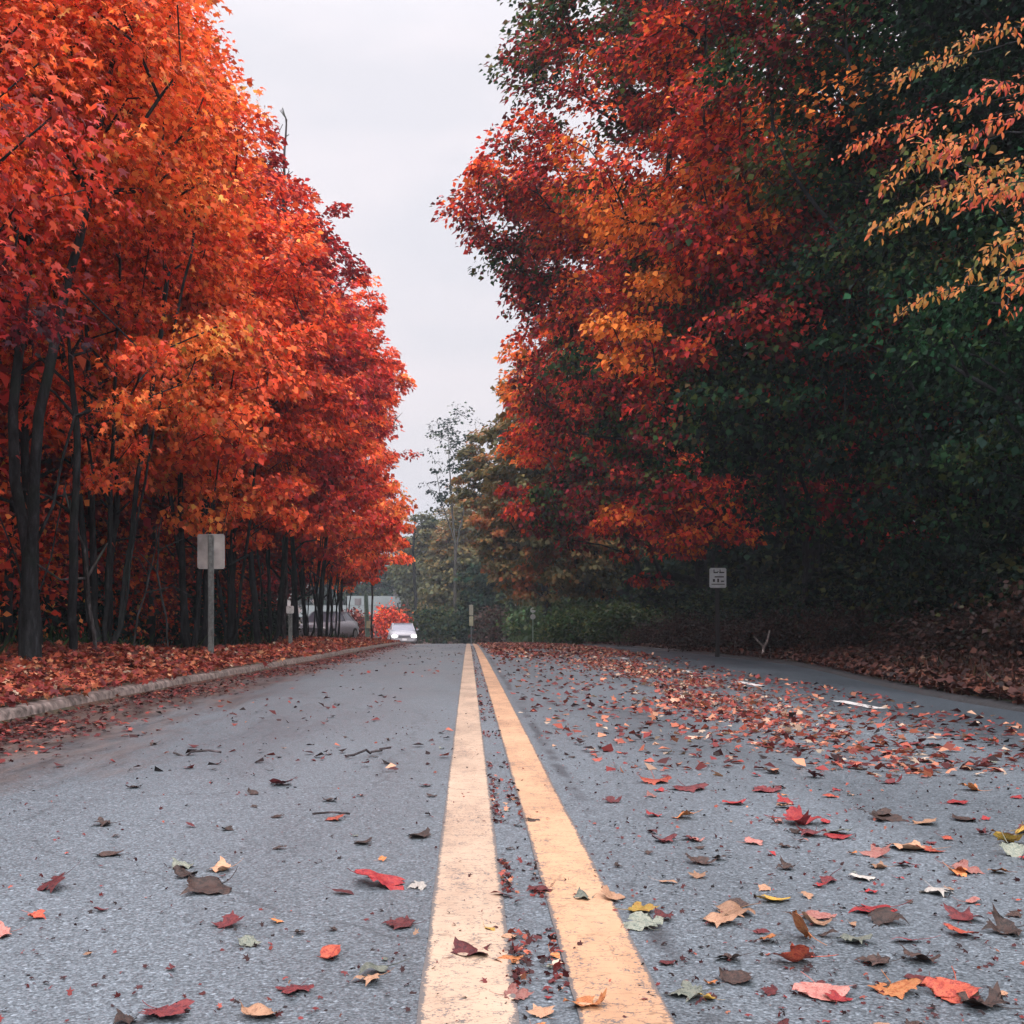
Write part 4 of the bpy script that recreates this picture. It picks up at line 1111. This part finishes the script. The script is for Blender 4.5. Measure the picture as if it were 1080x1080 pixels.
# leaves large enough to single out: picture point, width in picture pixels, colour, label
HERO = [
 (70, 937, 42, 'maroon', 'maroon maple leaf with raised points, far left of the near left lane'),
 (115, 904, 30, 'dark brown', 'small dark crumpled leaf just above the maroon one at far left'),
 (200, 923, 28, 'dark brown', 'small dark leaf at the left end of the cluster in the left lane'),
 (233, 936, 58, 'dark brown', 'broad nearly black leaf in the cluster in the left lane'),
 (242, 918, 30, 'tan', 'tan curled leaf behind the nearly black one in the left lane'),
 (383, 936, 68, 'crimson', 'big crimson maple leaf standing up, middle of the left lane'),
 (350, 942, 30, 'maroon', 'folded maroon leaf touching the big crimson one'),
 (434, 977, 38, 'maroon', 'maroon leaf just left of the pale stripe'),
 (33, 968, 22, 'red', 'small red leaf near the left picture edge'),
 (10, 986, 30, 'pale pink', 'pinkish leaf cut by the left picture edge'),
 (350, 1015, 52, 'red', 'orange red leaf lying flat, near left lane beside a grey one'),
 (408, 1022, 46, 'grey green', 'grey curled leaf beside the orange red one, left of the pale stripe'),
 (400, 1036, 34, 'tan', 'small tan leaf in front of the grey curled one'),
 (316, 1042, 40, 'maroon', 'dark red leaf in front of the orange red one'),
 (165, 1067, 62, 'maroon', 'long maroon leaf at the bottom left of the picture'),
 (140, 1076, 30, 'dark brown', 'small dark leaf touching the long maroon one at the bottom left'),
 (265, 1077, 48, 'tan', 'tan orange leaf cut by the bottom picture edge in the left lane'),
 (303, 829, 30, 'maroon', 'maroon leaf lying beyond the cluster in the left lane'),
 (164, 785, 16, 'dark brown', 'dark speck of a leaf alone in the far left lane'),
 (140, 832, 18, 'dark brown', 'small dark leaf at the left of the left lane'),
 (115, 870, 26, 'dark brown', 'thin dark leaf above the crumpled one at far left'),
 (450, 884, 30, 'dark brown', 'dark leaf near the pale stripe, left of it'),
 (388, 891, 24, 'dark brown', 'dark leaf beyond the big crimson one'),
 (352, 864, 22, 'red', 'reddish leaf in the middle left lane'),
 (293, 863, 14, 'dark brown', 'tiny dark leaf in the middle of the left lane'),
 (345, 846, 18, 'dark brown', 'small dark leaf beyond the reddish one'),
 (484, 1009, 50, 'maroon', 'maroon curled leaf lying on the pale stripe'),
 (512, 980, 20, 'yellow', 'little yellow green leaf on the pale stripe'),
 (537, 1017, 32, 'orange', 'orange leaf on the inner edge of the pale stripe'),
 (541, 947, 30, 'crimson', 'crimson leaf on its edge between the two stripes'),
 (577, 938, 32, 'maroon', 'dark maroon leaf against the warm stripe'),
 (607, 949, 26, 'grey green', 'olive leaf lying across the warm stripe'),
 (637, 950, 34, 'tan', 'tan curled leaf on the outer edge of the warm stripe'),
 (665, 961, 36, 'yellow', 'yellow green leaf just right of the warm stripe'),
 (683, 981, 46, 'grey green', 'grey leaf in front of the yellow green one'),
 (622, 1067, 44, 'orange', 'orange leaf near the bottom of the warm stripe'),
 (560, 866, 16, 'dark brown', 'dark leaf crumb on the warm stripe, further off'),
 (545, 990, 22, 'tan', 'brown scrap between the stripes'),
 (534, 1052, 34, 'pale pink', 'pink tan leaf between the stripes near the bottom'),
 (940, 962, 54, 'crimson', 'crimson leaf with dark centre in the right lane'),
 (850, 994, 44, 'orange', 'orange and yellow leaf standing up in the right lane'),
 (803, 993, 26, 'orange', 'small orange leaf left of the orange and yellow one'),
 (900, 991, 38, 'grey green', 'dark grey leaf right of the orange and yellow one'),
 (970, 994, 38, 'crimson', 'crimson leaf in front of the dark centred one'),
 (1018, 985, 34, 'red', 'red leaf near the right edge, beyond the crimson ones'),
 (856, 1019, 56, 'red', 'flat red leaf in the right lane in front of the standing one'),
 (740, 1051, 46, 'grey green', 'pale green grey leaf at the bottom, right of the warm stripe'),
 (768, 1037, 44, 'dark brown', 'dark curled leaf behind the pale green grey one'),
 (862, 1043, 60, 'pale pink', 'long pinkish leaf at the bottom of the right lane'),
 (940, 1041, 50, 'orange', 'orange tan leaf at the bottom of the right lane'),
 (1008, 1046, 56, 'red', 'orange red leaf at the bottom right of the picture'),
 (1030, 1054, 30, 'maroon', 'dark red leaf overlapping the one at the bottom right'),
 (820, 953, 36, 'yellow', 'yellow leaf lying flat in the middle of the right lane'),
 (782, 961, 46, 'tan', 'tan leaf left of the flat yellow one'),
 (867, 971, 38, 'pale pink', 'pinkish leaf in front of the flat yellow one'),
 (730, 863, 26, 'orange', 'small orange tan leaf standing right of the stripes'),
 (817, 836, 36, 'maroon', 'maroon leaf in the middle distance of the right lane'),
 (830, 869, 50, 'crimson', 'crimson leaf in the group in the middle of the right lane'),
 (858, 880, 34, 'maroon', 'maroon leaf in the group in the middle of the right lane'),
 (886, 882, 30, 'crimson', 'crimson leaf at the right end of the group in the right lane'),
 (697, 886, 28, 'maroon', 'maroon leaf nearest the stripes in the right lane'),
 (734, 886, 22, 'maroon', 'small maroon leaf beside the one nearest the stripes'),
 (690, 824, 34, 'red', 'red leaf at the left of a pair beyond the stripes'),
 (722, 831, 40, 'maroon', 'brown red leaf at the right of a pair beyond the stripes'),
 (1003, 848, 26, 'crimson', 'crimson leaf towards the right edge in the middle distance'),
 (920, 863, 42, 'dark brown', 'dark brown leaf right of the group in the right lane'),
 (975, 897, 50, 'tan', 'long tan leaf towards the right picture edge'),
 (970, 870, 30, 'tan', 'tan leaf beyond the long tan one'),
 (1010, 866, 30, 'dark brown', 'dark leaf beyond the long tan one, to its right'),
 (1060, 921, 22, 'orange', 'small orange leaf close to the right picture edge'),
 (1004, 921, 24, 'orange', 'amber leaf left of the small orange one at the right edge'),
 (930, 905, 34, 'pale pink', 'pale pink leaf right of the middle of the right lane'),
 (985, 940, 34, 'pale', 'pale whitish leaf showing its underside, right lane'),
 (905, 925, 30, 'pale', 'pale leaf showing its underside beyond the crimson ones'),
 (1058, 885, 26, 'orange', 'orange leaf in the clump at the right picture edge'),
 (1072, 892, 34, 'yellow', 'large yellow leaf in the clump at the right picture edge'),
 (1076, 878, 30, 'yellow', 'upright yellow leaf at the back of the clump at the right edge'),
 (1062, 900, 30, 'grey green', 'green leaf under the clump at the right picture edge'),
 (448, 936, 22, 'pale', 'white scrap against the left edge of the pale stripe'),
]
for u, v, wpx, c, lab in HERO:
    x, y = road_pt(u, v)
    size = min(wpx / 1200 * y / 1.12, .15)
    up = any(k in lab for k in ('stand', 'raised', 'upright', 'on its edge', 'clump'))
    put_leaf(x, y, size, c, lab, group=None, tilt=.38 if up else .12)
# the rest: small ones nobody can tell apart but by colour and place
PAL_R = ['crimson', 'maroon', 'dark brown', 'tan', 'orange', 'red', 'pale pink', 'grey green', 'pale', 'yellow']
P_R = [.14, .24, .2, .15, .06, .07, .06, .05, .015, .015]
P_L = [.08, .2, .42, .08, .02, .06, .05, .09, 0, 0]
placed = []
while leaf_count < 296:
    side = g_rng.random()
    if side < .79:
        y = float(ydist(g_rng, 1, 1.75, 6.6, .55)[0]); x = .40 + g_rng.random() * (y * .49 - .32); zone = 'right lane'; p = P_R
    elif side < .94:
        y = float(ydist(g_rng, 1, 2.2, 6.8, .3)[0]); x = -.12 - g_rng.random() ** 1.4 * (y * .41 - .12); zone = 'left lane'; p = P_L
    else:
        y = float(ydist(g_rng, 1, 1.9, 6.5, .9)[0]); x = .09 + g_rng.random() * .10; zone = 'asphalt between the stripes'; p = P_R
    if any((x - a) ** 2 + (y - b) ** 2 < .0022 * y for a, b in placed): continue
    placed.append((x, y))
    c = PAL_R[g_rng.choice(10, p=np.array(p) / sum(p))]
    s = float(np.clip(g_rng.lognormal(math.log(.040), .42), .018, .085)) * (.8 if zone == 'left lane' else 1)
    if zone.startswith('asphalt'): s *= .55
    far = 'near' if y < 3.3 else 'farther'
    put_leaf(x, y, s, c, 'small %s leaf on the %s part of the %s' % (c, far, zone))

# twigs and a seam of debris on the left lane
def twig(pts, r, label):
    P = np.array([[a, b, float(G(b)) + .008 + c] for a, b, c in pts])
    nodes, par, rr = grow([P], np.zeros((0, 3)), step=.05, tip=r, rng=g_rng)
    V, Fq = tubes(nodes, par, np.full(len(nodes), r), 6, r * .6)
    o = link('twig', np_mesh('twig', V, Fq, smooth=True), None, TWIG)
    tag(o, label, 'twig')
a = [road_pt(u, v) for u, v in [(365, 801), (385, 799), (402, 794), (412, 793)]]
twig([(p[0], p[1], .01 + .015 * (k % 2)) for k, p in enumerate(a)], .006, 'crooked dark twig lying across the middle of the left lane')
a = [road_pt(u, v) for u, v in [(330, 863), (352, 861), (372, 862)]]
twig([(p[0], p[1], .008) for p in a], .004, 'thin twig lying nearer than the crooked one in the left lane')
a = [road_pt(u, v) for u, v in [(183, 797), (205, 797), (232, 796)]]
twig([(p[0], p[1], .008) for p in a], .006, 'dark twig at the left of the left lane')
a = px(798, 686, 21); b = px(812, 662, 21.3)
base = np.array([a[0], 21, float(T(a[0], 21))])
V_, F_ = tubes(*(lambda n_, p_, r_: (n_, p_, r_ * 1.5))(*grow([[base - [0, 0, .05], base + [.18, .1, .3], base + [.30, .2, .62]], [base + [.18, .1, .3], base + [.0, .1, .5]]], np.zeros((0, 3)), step=.1, tip=.012)), 7)
tag(link('fallen_branch', np_mesh('fallen_branch', V_, F_, smooth=True), None, bark_mat('bleached_wood', (.20, .17, .16))), 'pale broken branch sticking up from the right verge', 'branch')

# ------------------------------------------------------------------ signs and posts
METAL = simple('weathered_galvanised_steel', (.13, .14, .145), .7, .3, .5, 20)
ALU = simple('bare_aluminium_sign_back', (.27, .255, .26), .65, .1, .35, 5)
SIGNW = simple('dull_white_sign_face', (.55, .60, .62), .5, 0, .15, 9)
SIGNBR = simple('white_sign_face', (.6, .6, .62), .5, 0, .15, 9)
BLACKP = simple('black_sign_ink', (.02, .022, .025), .5)
GREENP = simple('green_steel_channel', (.10, .16, .13), .6, .2, .3, 12)
YELLOWP = simple('pale_yellow_reflector', (.36, .34, .22), .5, 0, .2, 9)
def sign(u, v_top, v_bot, v_base, w_px, y, name, label, cat, back=True, face=None, marks=None, rz=0, pm=None):
    top = px(u, v_top, y); bot = px(u, v_bot, y)
    zb = float(T(top[0], y))
    root = thing(name, (top[0], y, zb), label, cat, None, rz)
    zt, zl = top[2] - zb, bot[2] - zb
    wd = w_px / 1200 * y
    bm = bmesh.new()   # U-channel post: web and two flanges
    bx(bm, (0, .0, zt / 2 - .1), (.055, .006, zt + .16)); bx(bm, (-.026, .016, zt / 2 - .1), (.006, .028, zt + .16)); bx(bm, (.026, .016, zt / 2 - .1), (.006, .028, zt + .16))
    bx(bm, (-.036, .031, zt / 2 - .1), (.022, .005, zt + .16)); bx(bm, (.036, .031, zt / 2 - .1), (.022, .005, zt + .16))
    link('post', bm_mesh(bm, 'post'), root, pm or METAL)
    # panel with rounded corners; behind the post when we see its back
    yo = .042 if back else -.012
    bm = bmesh.new()
    bx(bm, (0, yo, (zt + zl) / 2), (wd, .006, zt - zl))
    es = [e for e in bm.edges if abs(e.verts[0].co.y - e.verts[1].co.y) > .003]
    bmesh.ops.bevel(bm, geom=es, offset=min(.018, wd * .08), segments=3, affect='EDGES')
    p = link('panel', bm_mesh(bm, 'panel'), root, face or ALU)
    bm = bmesh.new()
    for zz in (zl + (zt - zl) * .18, zl + (zt - zl) * .82):
        cyl(bm, (0, yo - .014, zz), (0, yo + .008, zz), .012, seg=8)
    link('bolt', bm_mesh(bm, 'bolt'), root, METAL)
    if marks:
        bm = bmesh.new()
        for (a, b, c, d) in marks:
            bx(bm, (-wd / 2 + wd * (a + c) / 2, yo - .005, zl + (zt - zl) * (b + d) / 2), (wd * (c - a), .003, (zt - zl) * (d - b)))
        link('lettering', bm_mesh(bm, 'lettering'), p, BLACKP)
    return root

sign(222, 563, 600, 697, 29, 17.6, 'road_sign', 'large blank grey sign seen from behind on a tall post before the left maples', 'sign')
sign(306, 639, 647, 693, 8, 26.5, 'small_sign', 'small pale sign on a short post beyond the large one on the left', 'sign', face=SIGNBR, back=False)
# right sign: white face with dark lines of lettering too small to read
sign(757, 599, 620, 683, 18, 23.5, 'road_sign', 'small white rectangular sign with dark lettering on the right bank', 'sign', back=False, face=SIGNW, pm=simple('dark_rusty_post', (.018, .016, .018), .8),
     marks=[(.24, .74, .5, .80), (.58, .74, .88, .80), (.24, .80, .29, .92), (.60, .80, .65, .92), (.3, .52, .85, .58), (.2, .30, .32, .44), (.46, .28, .56, .46), (.68, .30, .86, .36), (.12, .16, .9, .20)], rz=.05)
# white-dotted marker post
pp = px(562, 641, 72); zb = float(T(pp[0], 72))
r_ = thing('marker_post', (pp[0], 72, zb), 'thin pale green marker post with two white round reflectors on the right bank', 'marker post')
bm = bmesh.new(); bx(bm, (0, 0, (pp[2] - zb) / 2), (.09, .05, pp[2] - zb + .1)); link('post', bm_mesh(bm, 'post'), r_, simple('pale_green_post', (.3, .42, .32), .6))
for v in (643.5, 650.5):
    q = px(562, v, 72)
    bm = bmesh.new(); cyl(bm, (0, -.03, q[2] - zb), (0, -.075, q[2] - zb), .17, seg=16); link('reflector', bm_mesh(bm, 'reflector'), r_, simple('white_reflector', (.85, .88, .88), .3, 0, .05, 5))
pp = px(497, 637, 80); zb = float(T(pp[0], 80)); zb = min(zb, px(0, 672, 80)[2])
r_ = thing('hazard_marker', (pp[0], 80, zb), 'upright pale yellow marker panel straight ahead beyond the crest', 'marker')
bm = bmesh.new(); bx(bm, (0, 0, (pp[2] - zb) / 2), (.08, .06, pp[2] - zb)); link('post', bm_mesh(bm, 'post'), r_, METAL)
for a, b, m_ in ((638, 649, simple('olive_reflector_panel', (.30, .29, .22), .6)), (650, 660, YELLOWP)):
    A = px(497, a, 80)[2] - zb; B = px(497, b, 80)[2] - zb
    bm = bmesh.new(); bx(bm, (0, -.05, (A + B) / 2), (.28, .02, A - B), bevel=.008); link('panel', bm_mesh(bm, 'panel'), r_, m_)

# ------------------------------------------------------------------ oncoming car and parked car
CARW = simple('white_car_paint', (.30, .30, .34), .25, 0, .03, 3)
GLASS = simple('dark_car_glass', (.16, .17, .22), .08, 0, .1, 3)
RUBBER = simple('tyre_rubber', (.018, .018, .02), .85)
RIM = simple('alloy_rim', (.45, .45, .47), .3, .8)
GRILLE = simple('dark_grille', (.08, .08, .13), .4)
HEADL = simple('lit_headlight', (1.0, .97, .88), .2, emit=5)
HEADO = simple('clear_headlight', (.55, .57, .6), .15)
PLATE = simple('pale_number_plate', (.6, .6, .66), .5)
def car(x, y, rz, label, lit, group=None):
    z = float(G(y)) if lit else float(T(x, y)) - .02
    root = thing('car', (x, y, z), label, 'car', group, rz)
    # body: cross sections along the length (front at -Y): (y, half width, z low, z belt)
    sec = [(-2.28, .62, .30, .62), (-2.22, .78, .22, .74), (-2.0, .88, .18, .84), (-1.3, .92, .18, .95), (-.7, .93, .18, 1.02), (.9, .93, .18, 1.05), (1.8, .90, .18, 1.05), (2.15, .84, .22, 1.0), (2.28, .70, .32, .90)]
    bm = bmesh.new(); prev = None
    for (yy, hw, a, b) in sec:
        prof = [(-hw * .86, a), (-hw, a + .12), (-hw, a + (b - a) * .6), (-hw * .93, b - .04), (-hw * .80, b), (0, b + .035), (hw * .80, b), (hw * .93, b - .04), (hw, a + (b - a) * .6), (hw, a + .12), (hw * .86, a)]
        ring = [bm.verts.new((p[0], yy, p[1])) for p in prof]
        if prev:
            for k in range(len(ring)): bm.faces.new((prev[k], prev[(k + 1) % len(ring)], ring[(k + 1) % len(ring)], ring[k]))
        else: bm.faces.new(ring)
        prev = ring
    bm.faces.new(prev)
    body = link('body', bm_mesh(bm, 'body', True), root, CARW)
    bm = bmesh.new()   # cabin glass
    gl = [(-1.15, .80, .98), (-.45, .66, 1.46), (.95, .66, 1.48), (1.75, .76, 1.02)]
    rings = []
    L = [bm.verts.new((-w_, yy, zz)) for yy, w_, zz in gl]; Rr = [bm.verts.new((w_, yy, zz)) for yy, w_, zz in gl]
    for k in range(3): bm.faces.new((L[k], L[k + 1], Rr[k + 1], Rr[k]))
    bm.faces.new(L[::-1]); bm.faces.new(Rr); bm.faces.new((L[0], Rr[0], Rr[3], L[3]))
    link('windscreen', bm_mesh(bm, 'windscreen'), root, GLASS)
    bm = bmesh.new()   # roof skin and pillars
    bx(bm, (0, .25, 1.485), (1.30, 1.5, .05), bevel=.02)
    for s in (-1, 1):
        cyl(bm, (s * .80, -1.16, .98), (s * .655, -.45, 1.48), .035, seg=8); cyl(bm, (s * .76, 1.78, 1.0), (s * .655, .97, 1.48), .045, seg=8); cyl(bm, (s * .85, .25, 1.0), (s * .66, .25, 1.48), .03, seg=8)
    link('roof', bm_mesh(bm, 'roof'), root, CARW)
    bm = bmesh.new(); bx(bm, (0, -2.275, .60), (.80, .04, .16), bevel=.01)
    g_ = link('grille', bm_mesh(bm, 'grille'), root, GRILLE)
    bm = bmesh.new()
    for k in range(3): bx(bm, (0, -2.305, .555 + k * .045), (.78, .02, .012))
    link('grille_bar', bm_mesh(bm, 'grille_bar'), g_, RIM)
    bm = bmesh.new(); bx(bm, (0, -2.27, .34), (1.36, .10, .16), bevel=.03); link('bumper', bm_mesh(bm, 'bumper'), root, CARW)
    bm = bmesh.new(); bx(bm, (0, -2.335, .40), (.32, .012, .15)); link('number_plate', bm_mesh(bm, 'number_plate'), root, PLATE)
    for s in (-1, 1):
        bm = bmesh.new(); r = bmesh.ops.create_uvsphere(bm, u_segments=14, v_segments=8, radius=1)
        bmesh.ops.transform(bm, matrix=Matrix.Translation((s * .66, -2.20, .62)) @ Matrix.Rotation(s * .35, 4, 'Z') @ Matrix.Diagonal((.20, .12, .12, 1)), verts=r['verts'])
        link('headlight', bm_mesh(bm, 'headlight', True), root, HEADL if lit else HEADO)
        bm = bmesh.new(); bx(bm, (s * 1.0, -.85, 1.06), (.18, .12, .14), bevel=.03); link('mirror', bm_mesh(bm, 'mirror'), root, CARW)
        for yy in (-1.42, 1.42):
            bm = bmesh.new(); cyl(bm, (s * .74, yy, .33), (s * .945, yy, .33), .33, seg=24)
            wv_ = link('wheel', bm_mesh(bm, 'wheel'), root, RUBBER)
            bm = bmesh.new(); cyl(bm, (s * .90, yy, .33), (s * .952, yy, .33), .21, seg=18); link('rim', bm_mesh(bm, 'rim'), wv_, RIM)
    return root
car(-4.65, 80, rad(7), 'white car with lit headlights coming towards us over the crest', True)
car(px(353, 0, 58)[0] - .4, 58.5, rad(-16), 'white car parked behind the last trunks on the left, lights off', False)

# ------------------------------------------------------------------ houses and pole beyond the crest
WALL1 = simple('grey_teal_wall', (.06, .10, .11), .8, 0, .12, 1)
WALL2 = simple('pale_wall', (.13, .12, .13), .8, 0, .12, 1)
ROOF1 = simple('pale_metal_roof', (.09, .11, .115), .95, 0, .1, 1)
ROOF2 = simple('mauve_shingle_roof', (.20, .13, .15), .8, 0, .2, 2)
WIN = simple('dark_window_glass', (.04, .05, .06), .1)
TRIM = simple('white_trim', (.3, .3, .3), .5)
def house(x, y, rz, W, D, H, rh, wall, roof, label, nwin, z=None):
    zb = float(G(y)) - .1
    root = thing('house', (x, y, zb), label, 'house', 'houses beyond the crest', rz)
    bm = bmesh.new(); bx(bm, (0, 0, H / 2), (W, D, H))
    v = [bm.verts.new(p) for p in ((-W / 2, -D / 2, H), (-W / 2, D / 2, H), (-W / 2, 0, H + rh), (W / 2, -D / 2, H), (W / 2, D / 2, H), (W / 2, 0, H + rh))]
    bm.faces.new(v[:3]); bm.faces.new(v[3:])
    wl_ = link('wall', bm_mesh(bm, 'wall'), root, wall)
    bm = bmesh.new(); ang = math.atan2(rh, D / 2); Ls = math.hypot(D / 2, rh) + .35
    for s in (-1, 1):
        bx(bm, (0, s * (D / 4 + .1), H + rh / 2 - .02), (W + .7, Ls, .14), Matrix.Rotation(-s * ang, 4, 'X'))
    rf = link('roof', bm_mesh(bm, 'roof'), root, roof)
    bm = bmesh.new(); bx(bm, (W * .2, .4, H + rh + .3), (.6, .6, 1.0)); link('chimney', bm_mesh(bm, 'chimney'), rf, WALL2)
    for k in range(nwin):
        cx = -W / 2 + W * (k + .5) / nwin
        bm = bmesh.new(); bx(bm, (cx, -D / 2 - .02, H * .62), (1.5, .1, 1.3)); w_ = link('window', bm_mesh(bm, 'window'), root, TRIM)
        bm = bmesh.new(); bx(bm, (cx, -D / 2 - .06, H * .62), (1.25, .06, 1.05)); link('pane', bm_mesh(bm, 'pane'), w_, WIN)
    return root
house(px(404, 0, 128)[0], 128, rad(8), 7.5, 7, 4.7, 1.2, WALL1, ROOF1, 'grey teal house with a pale roof seen above the oncoming car', 3)
house(px(362, 0, 120)[0], 120, rad(-6), 7.5, 6, 3.4, 1.1, WALL2, ROOF1, 'low pale house at the left, showing between the last trunks', 3)
house(px(462, 0, 125)[0], 124, rad(4), 6, 6, 4.2, 1.3, WALL2, ROOF2, 'house with a dull mauve roof behind the bushes right of the car', 2)

# utility pole, dark slim tree by the crest
pp = px(388, 626, 66); zb = float(T(pp[0], 66))
r_ = thing('utility_post', (pp[0], 66, zb), 'short grey green post with a pale box near the white parked car', 'post')
bm = bmesh.new(); cyl(bm, (0, 0, -.1), (-.12, 0, pp[2] - zb), .14, .12, 12); link('pole', bm_mesh(bm, 'pole'), r_, GREENP)
bm = bmesh.new(); bx(bm, (.1, -.17, .9), (.34, .22, .42), bevel=.02); link('box', bm_mesh(bm, 'box'), r_, YELLOWP)
bare_tree(px(437, 0, 90)[0], 90, 10.5, .5, 105, 'slim leaning dark trunk between the last maple and the far trees', 16, .13, 0, .6, .02, BARK_DARK)

# ------------------------------------------------------------------ damp air
bm = bmesh.new(); bx(bm, (0, 400, 30), (2600, 2400, 96))
hz = link('haze', bm_mesh(bm, 'haze'), None)
hm = bpy.data.materials.new('damp_air'); hm.use_nodes = True
ht = hm.node_tree
for n in list(ht.nodes): ht.nodes.remove(n)
ho = N(ht, 'ShaderNodeOutputMaterial'); pv = N(ht, 'ShaderNodeVolumePrincipled')
pv.inputs['Color'].default_value = (.72, .80, .92, 1); pv.inputs['Density'].default_value = .0009
ht.links.new(pv.outputs[0], ho.inputs['Volume'])
hz.data.materials.append(hm)
tag(hz, 'thin cool damp air fading the far trees', kind='stuff')

# ------------------------------------------------------------------ tell the look-alikes apart by their order from the camera
ORD = 'nearest,second,third,fourth,fifth,sixth,seventh,eighth,ninth,tenth,eleventh,twelfth,thirteenth,fourteenth,fifteenth,sixteenth,seventeenth,eighteenth,nineteenth'.split(',')
def order(label):
    g = sorted([o for o in S.objects if o.parent is None and o.get('label') == label], key=lambda o: o.location.y)
    for k, o in enumerate(g):
        if len(g) > 1: o['label'] = label + ', %s from the camera' % ORD[min(k, len(ORD) - 1)]
for lb in ('low brown weedy clump on the right verge under the trees', 'thin dark stem standing between the left maples', 'slim pale grey stem standing left of the large sign', 'dark green shrub in deep shade behind the left trunks', 'dark shrub on the shaded right bank',
           'mid green bush on the far right bank', 'dark green tree deep in the wood on the right bank', 'red leaved woodland tree in the shade behind the left maples',
           'dark crimson woodland tree in the shade behind the left maples', 'dark green woodland tree in the shade behind the left maples'): order(lb)
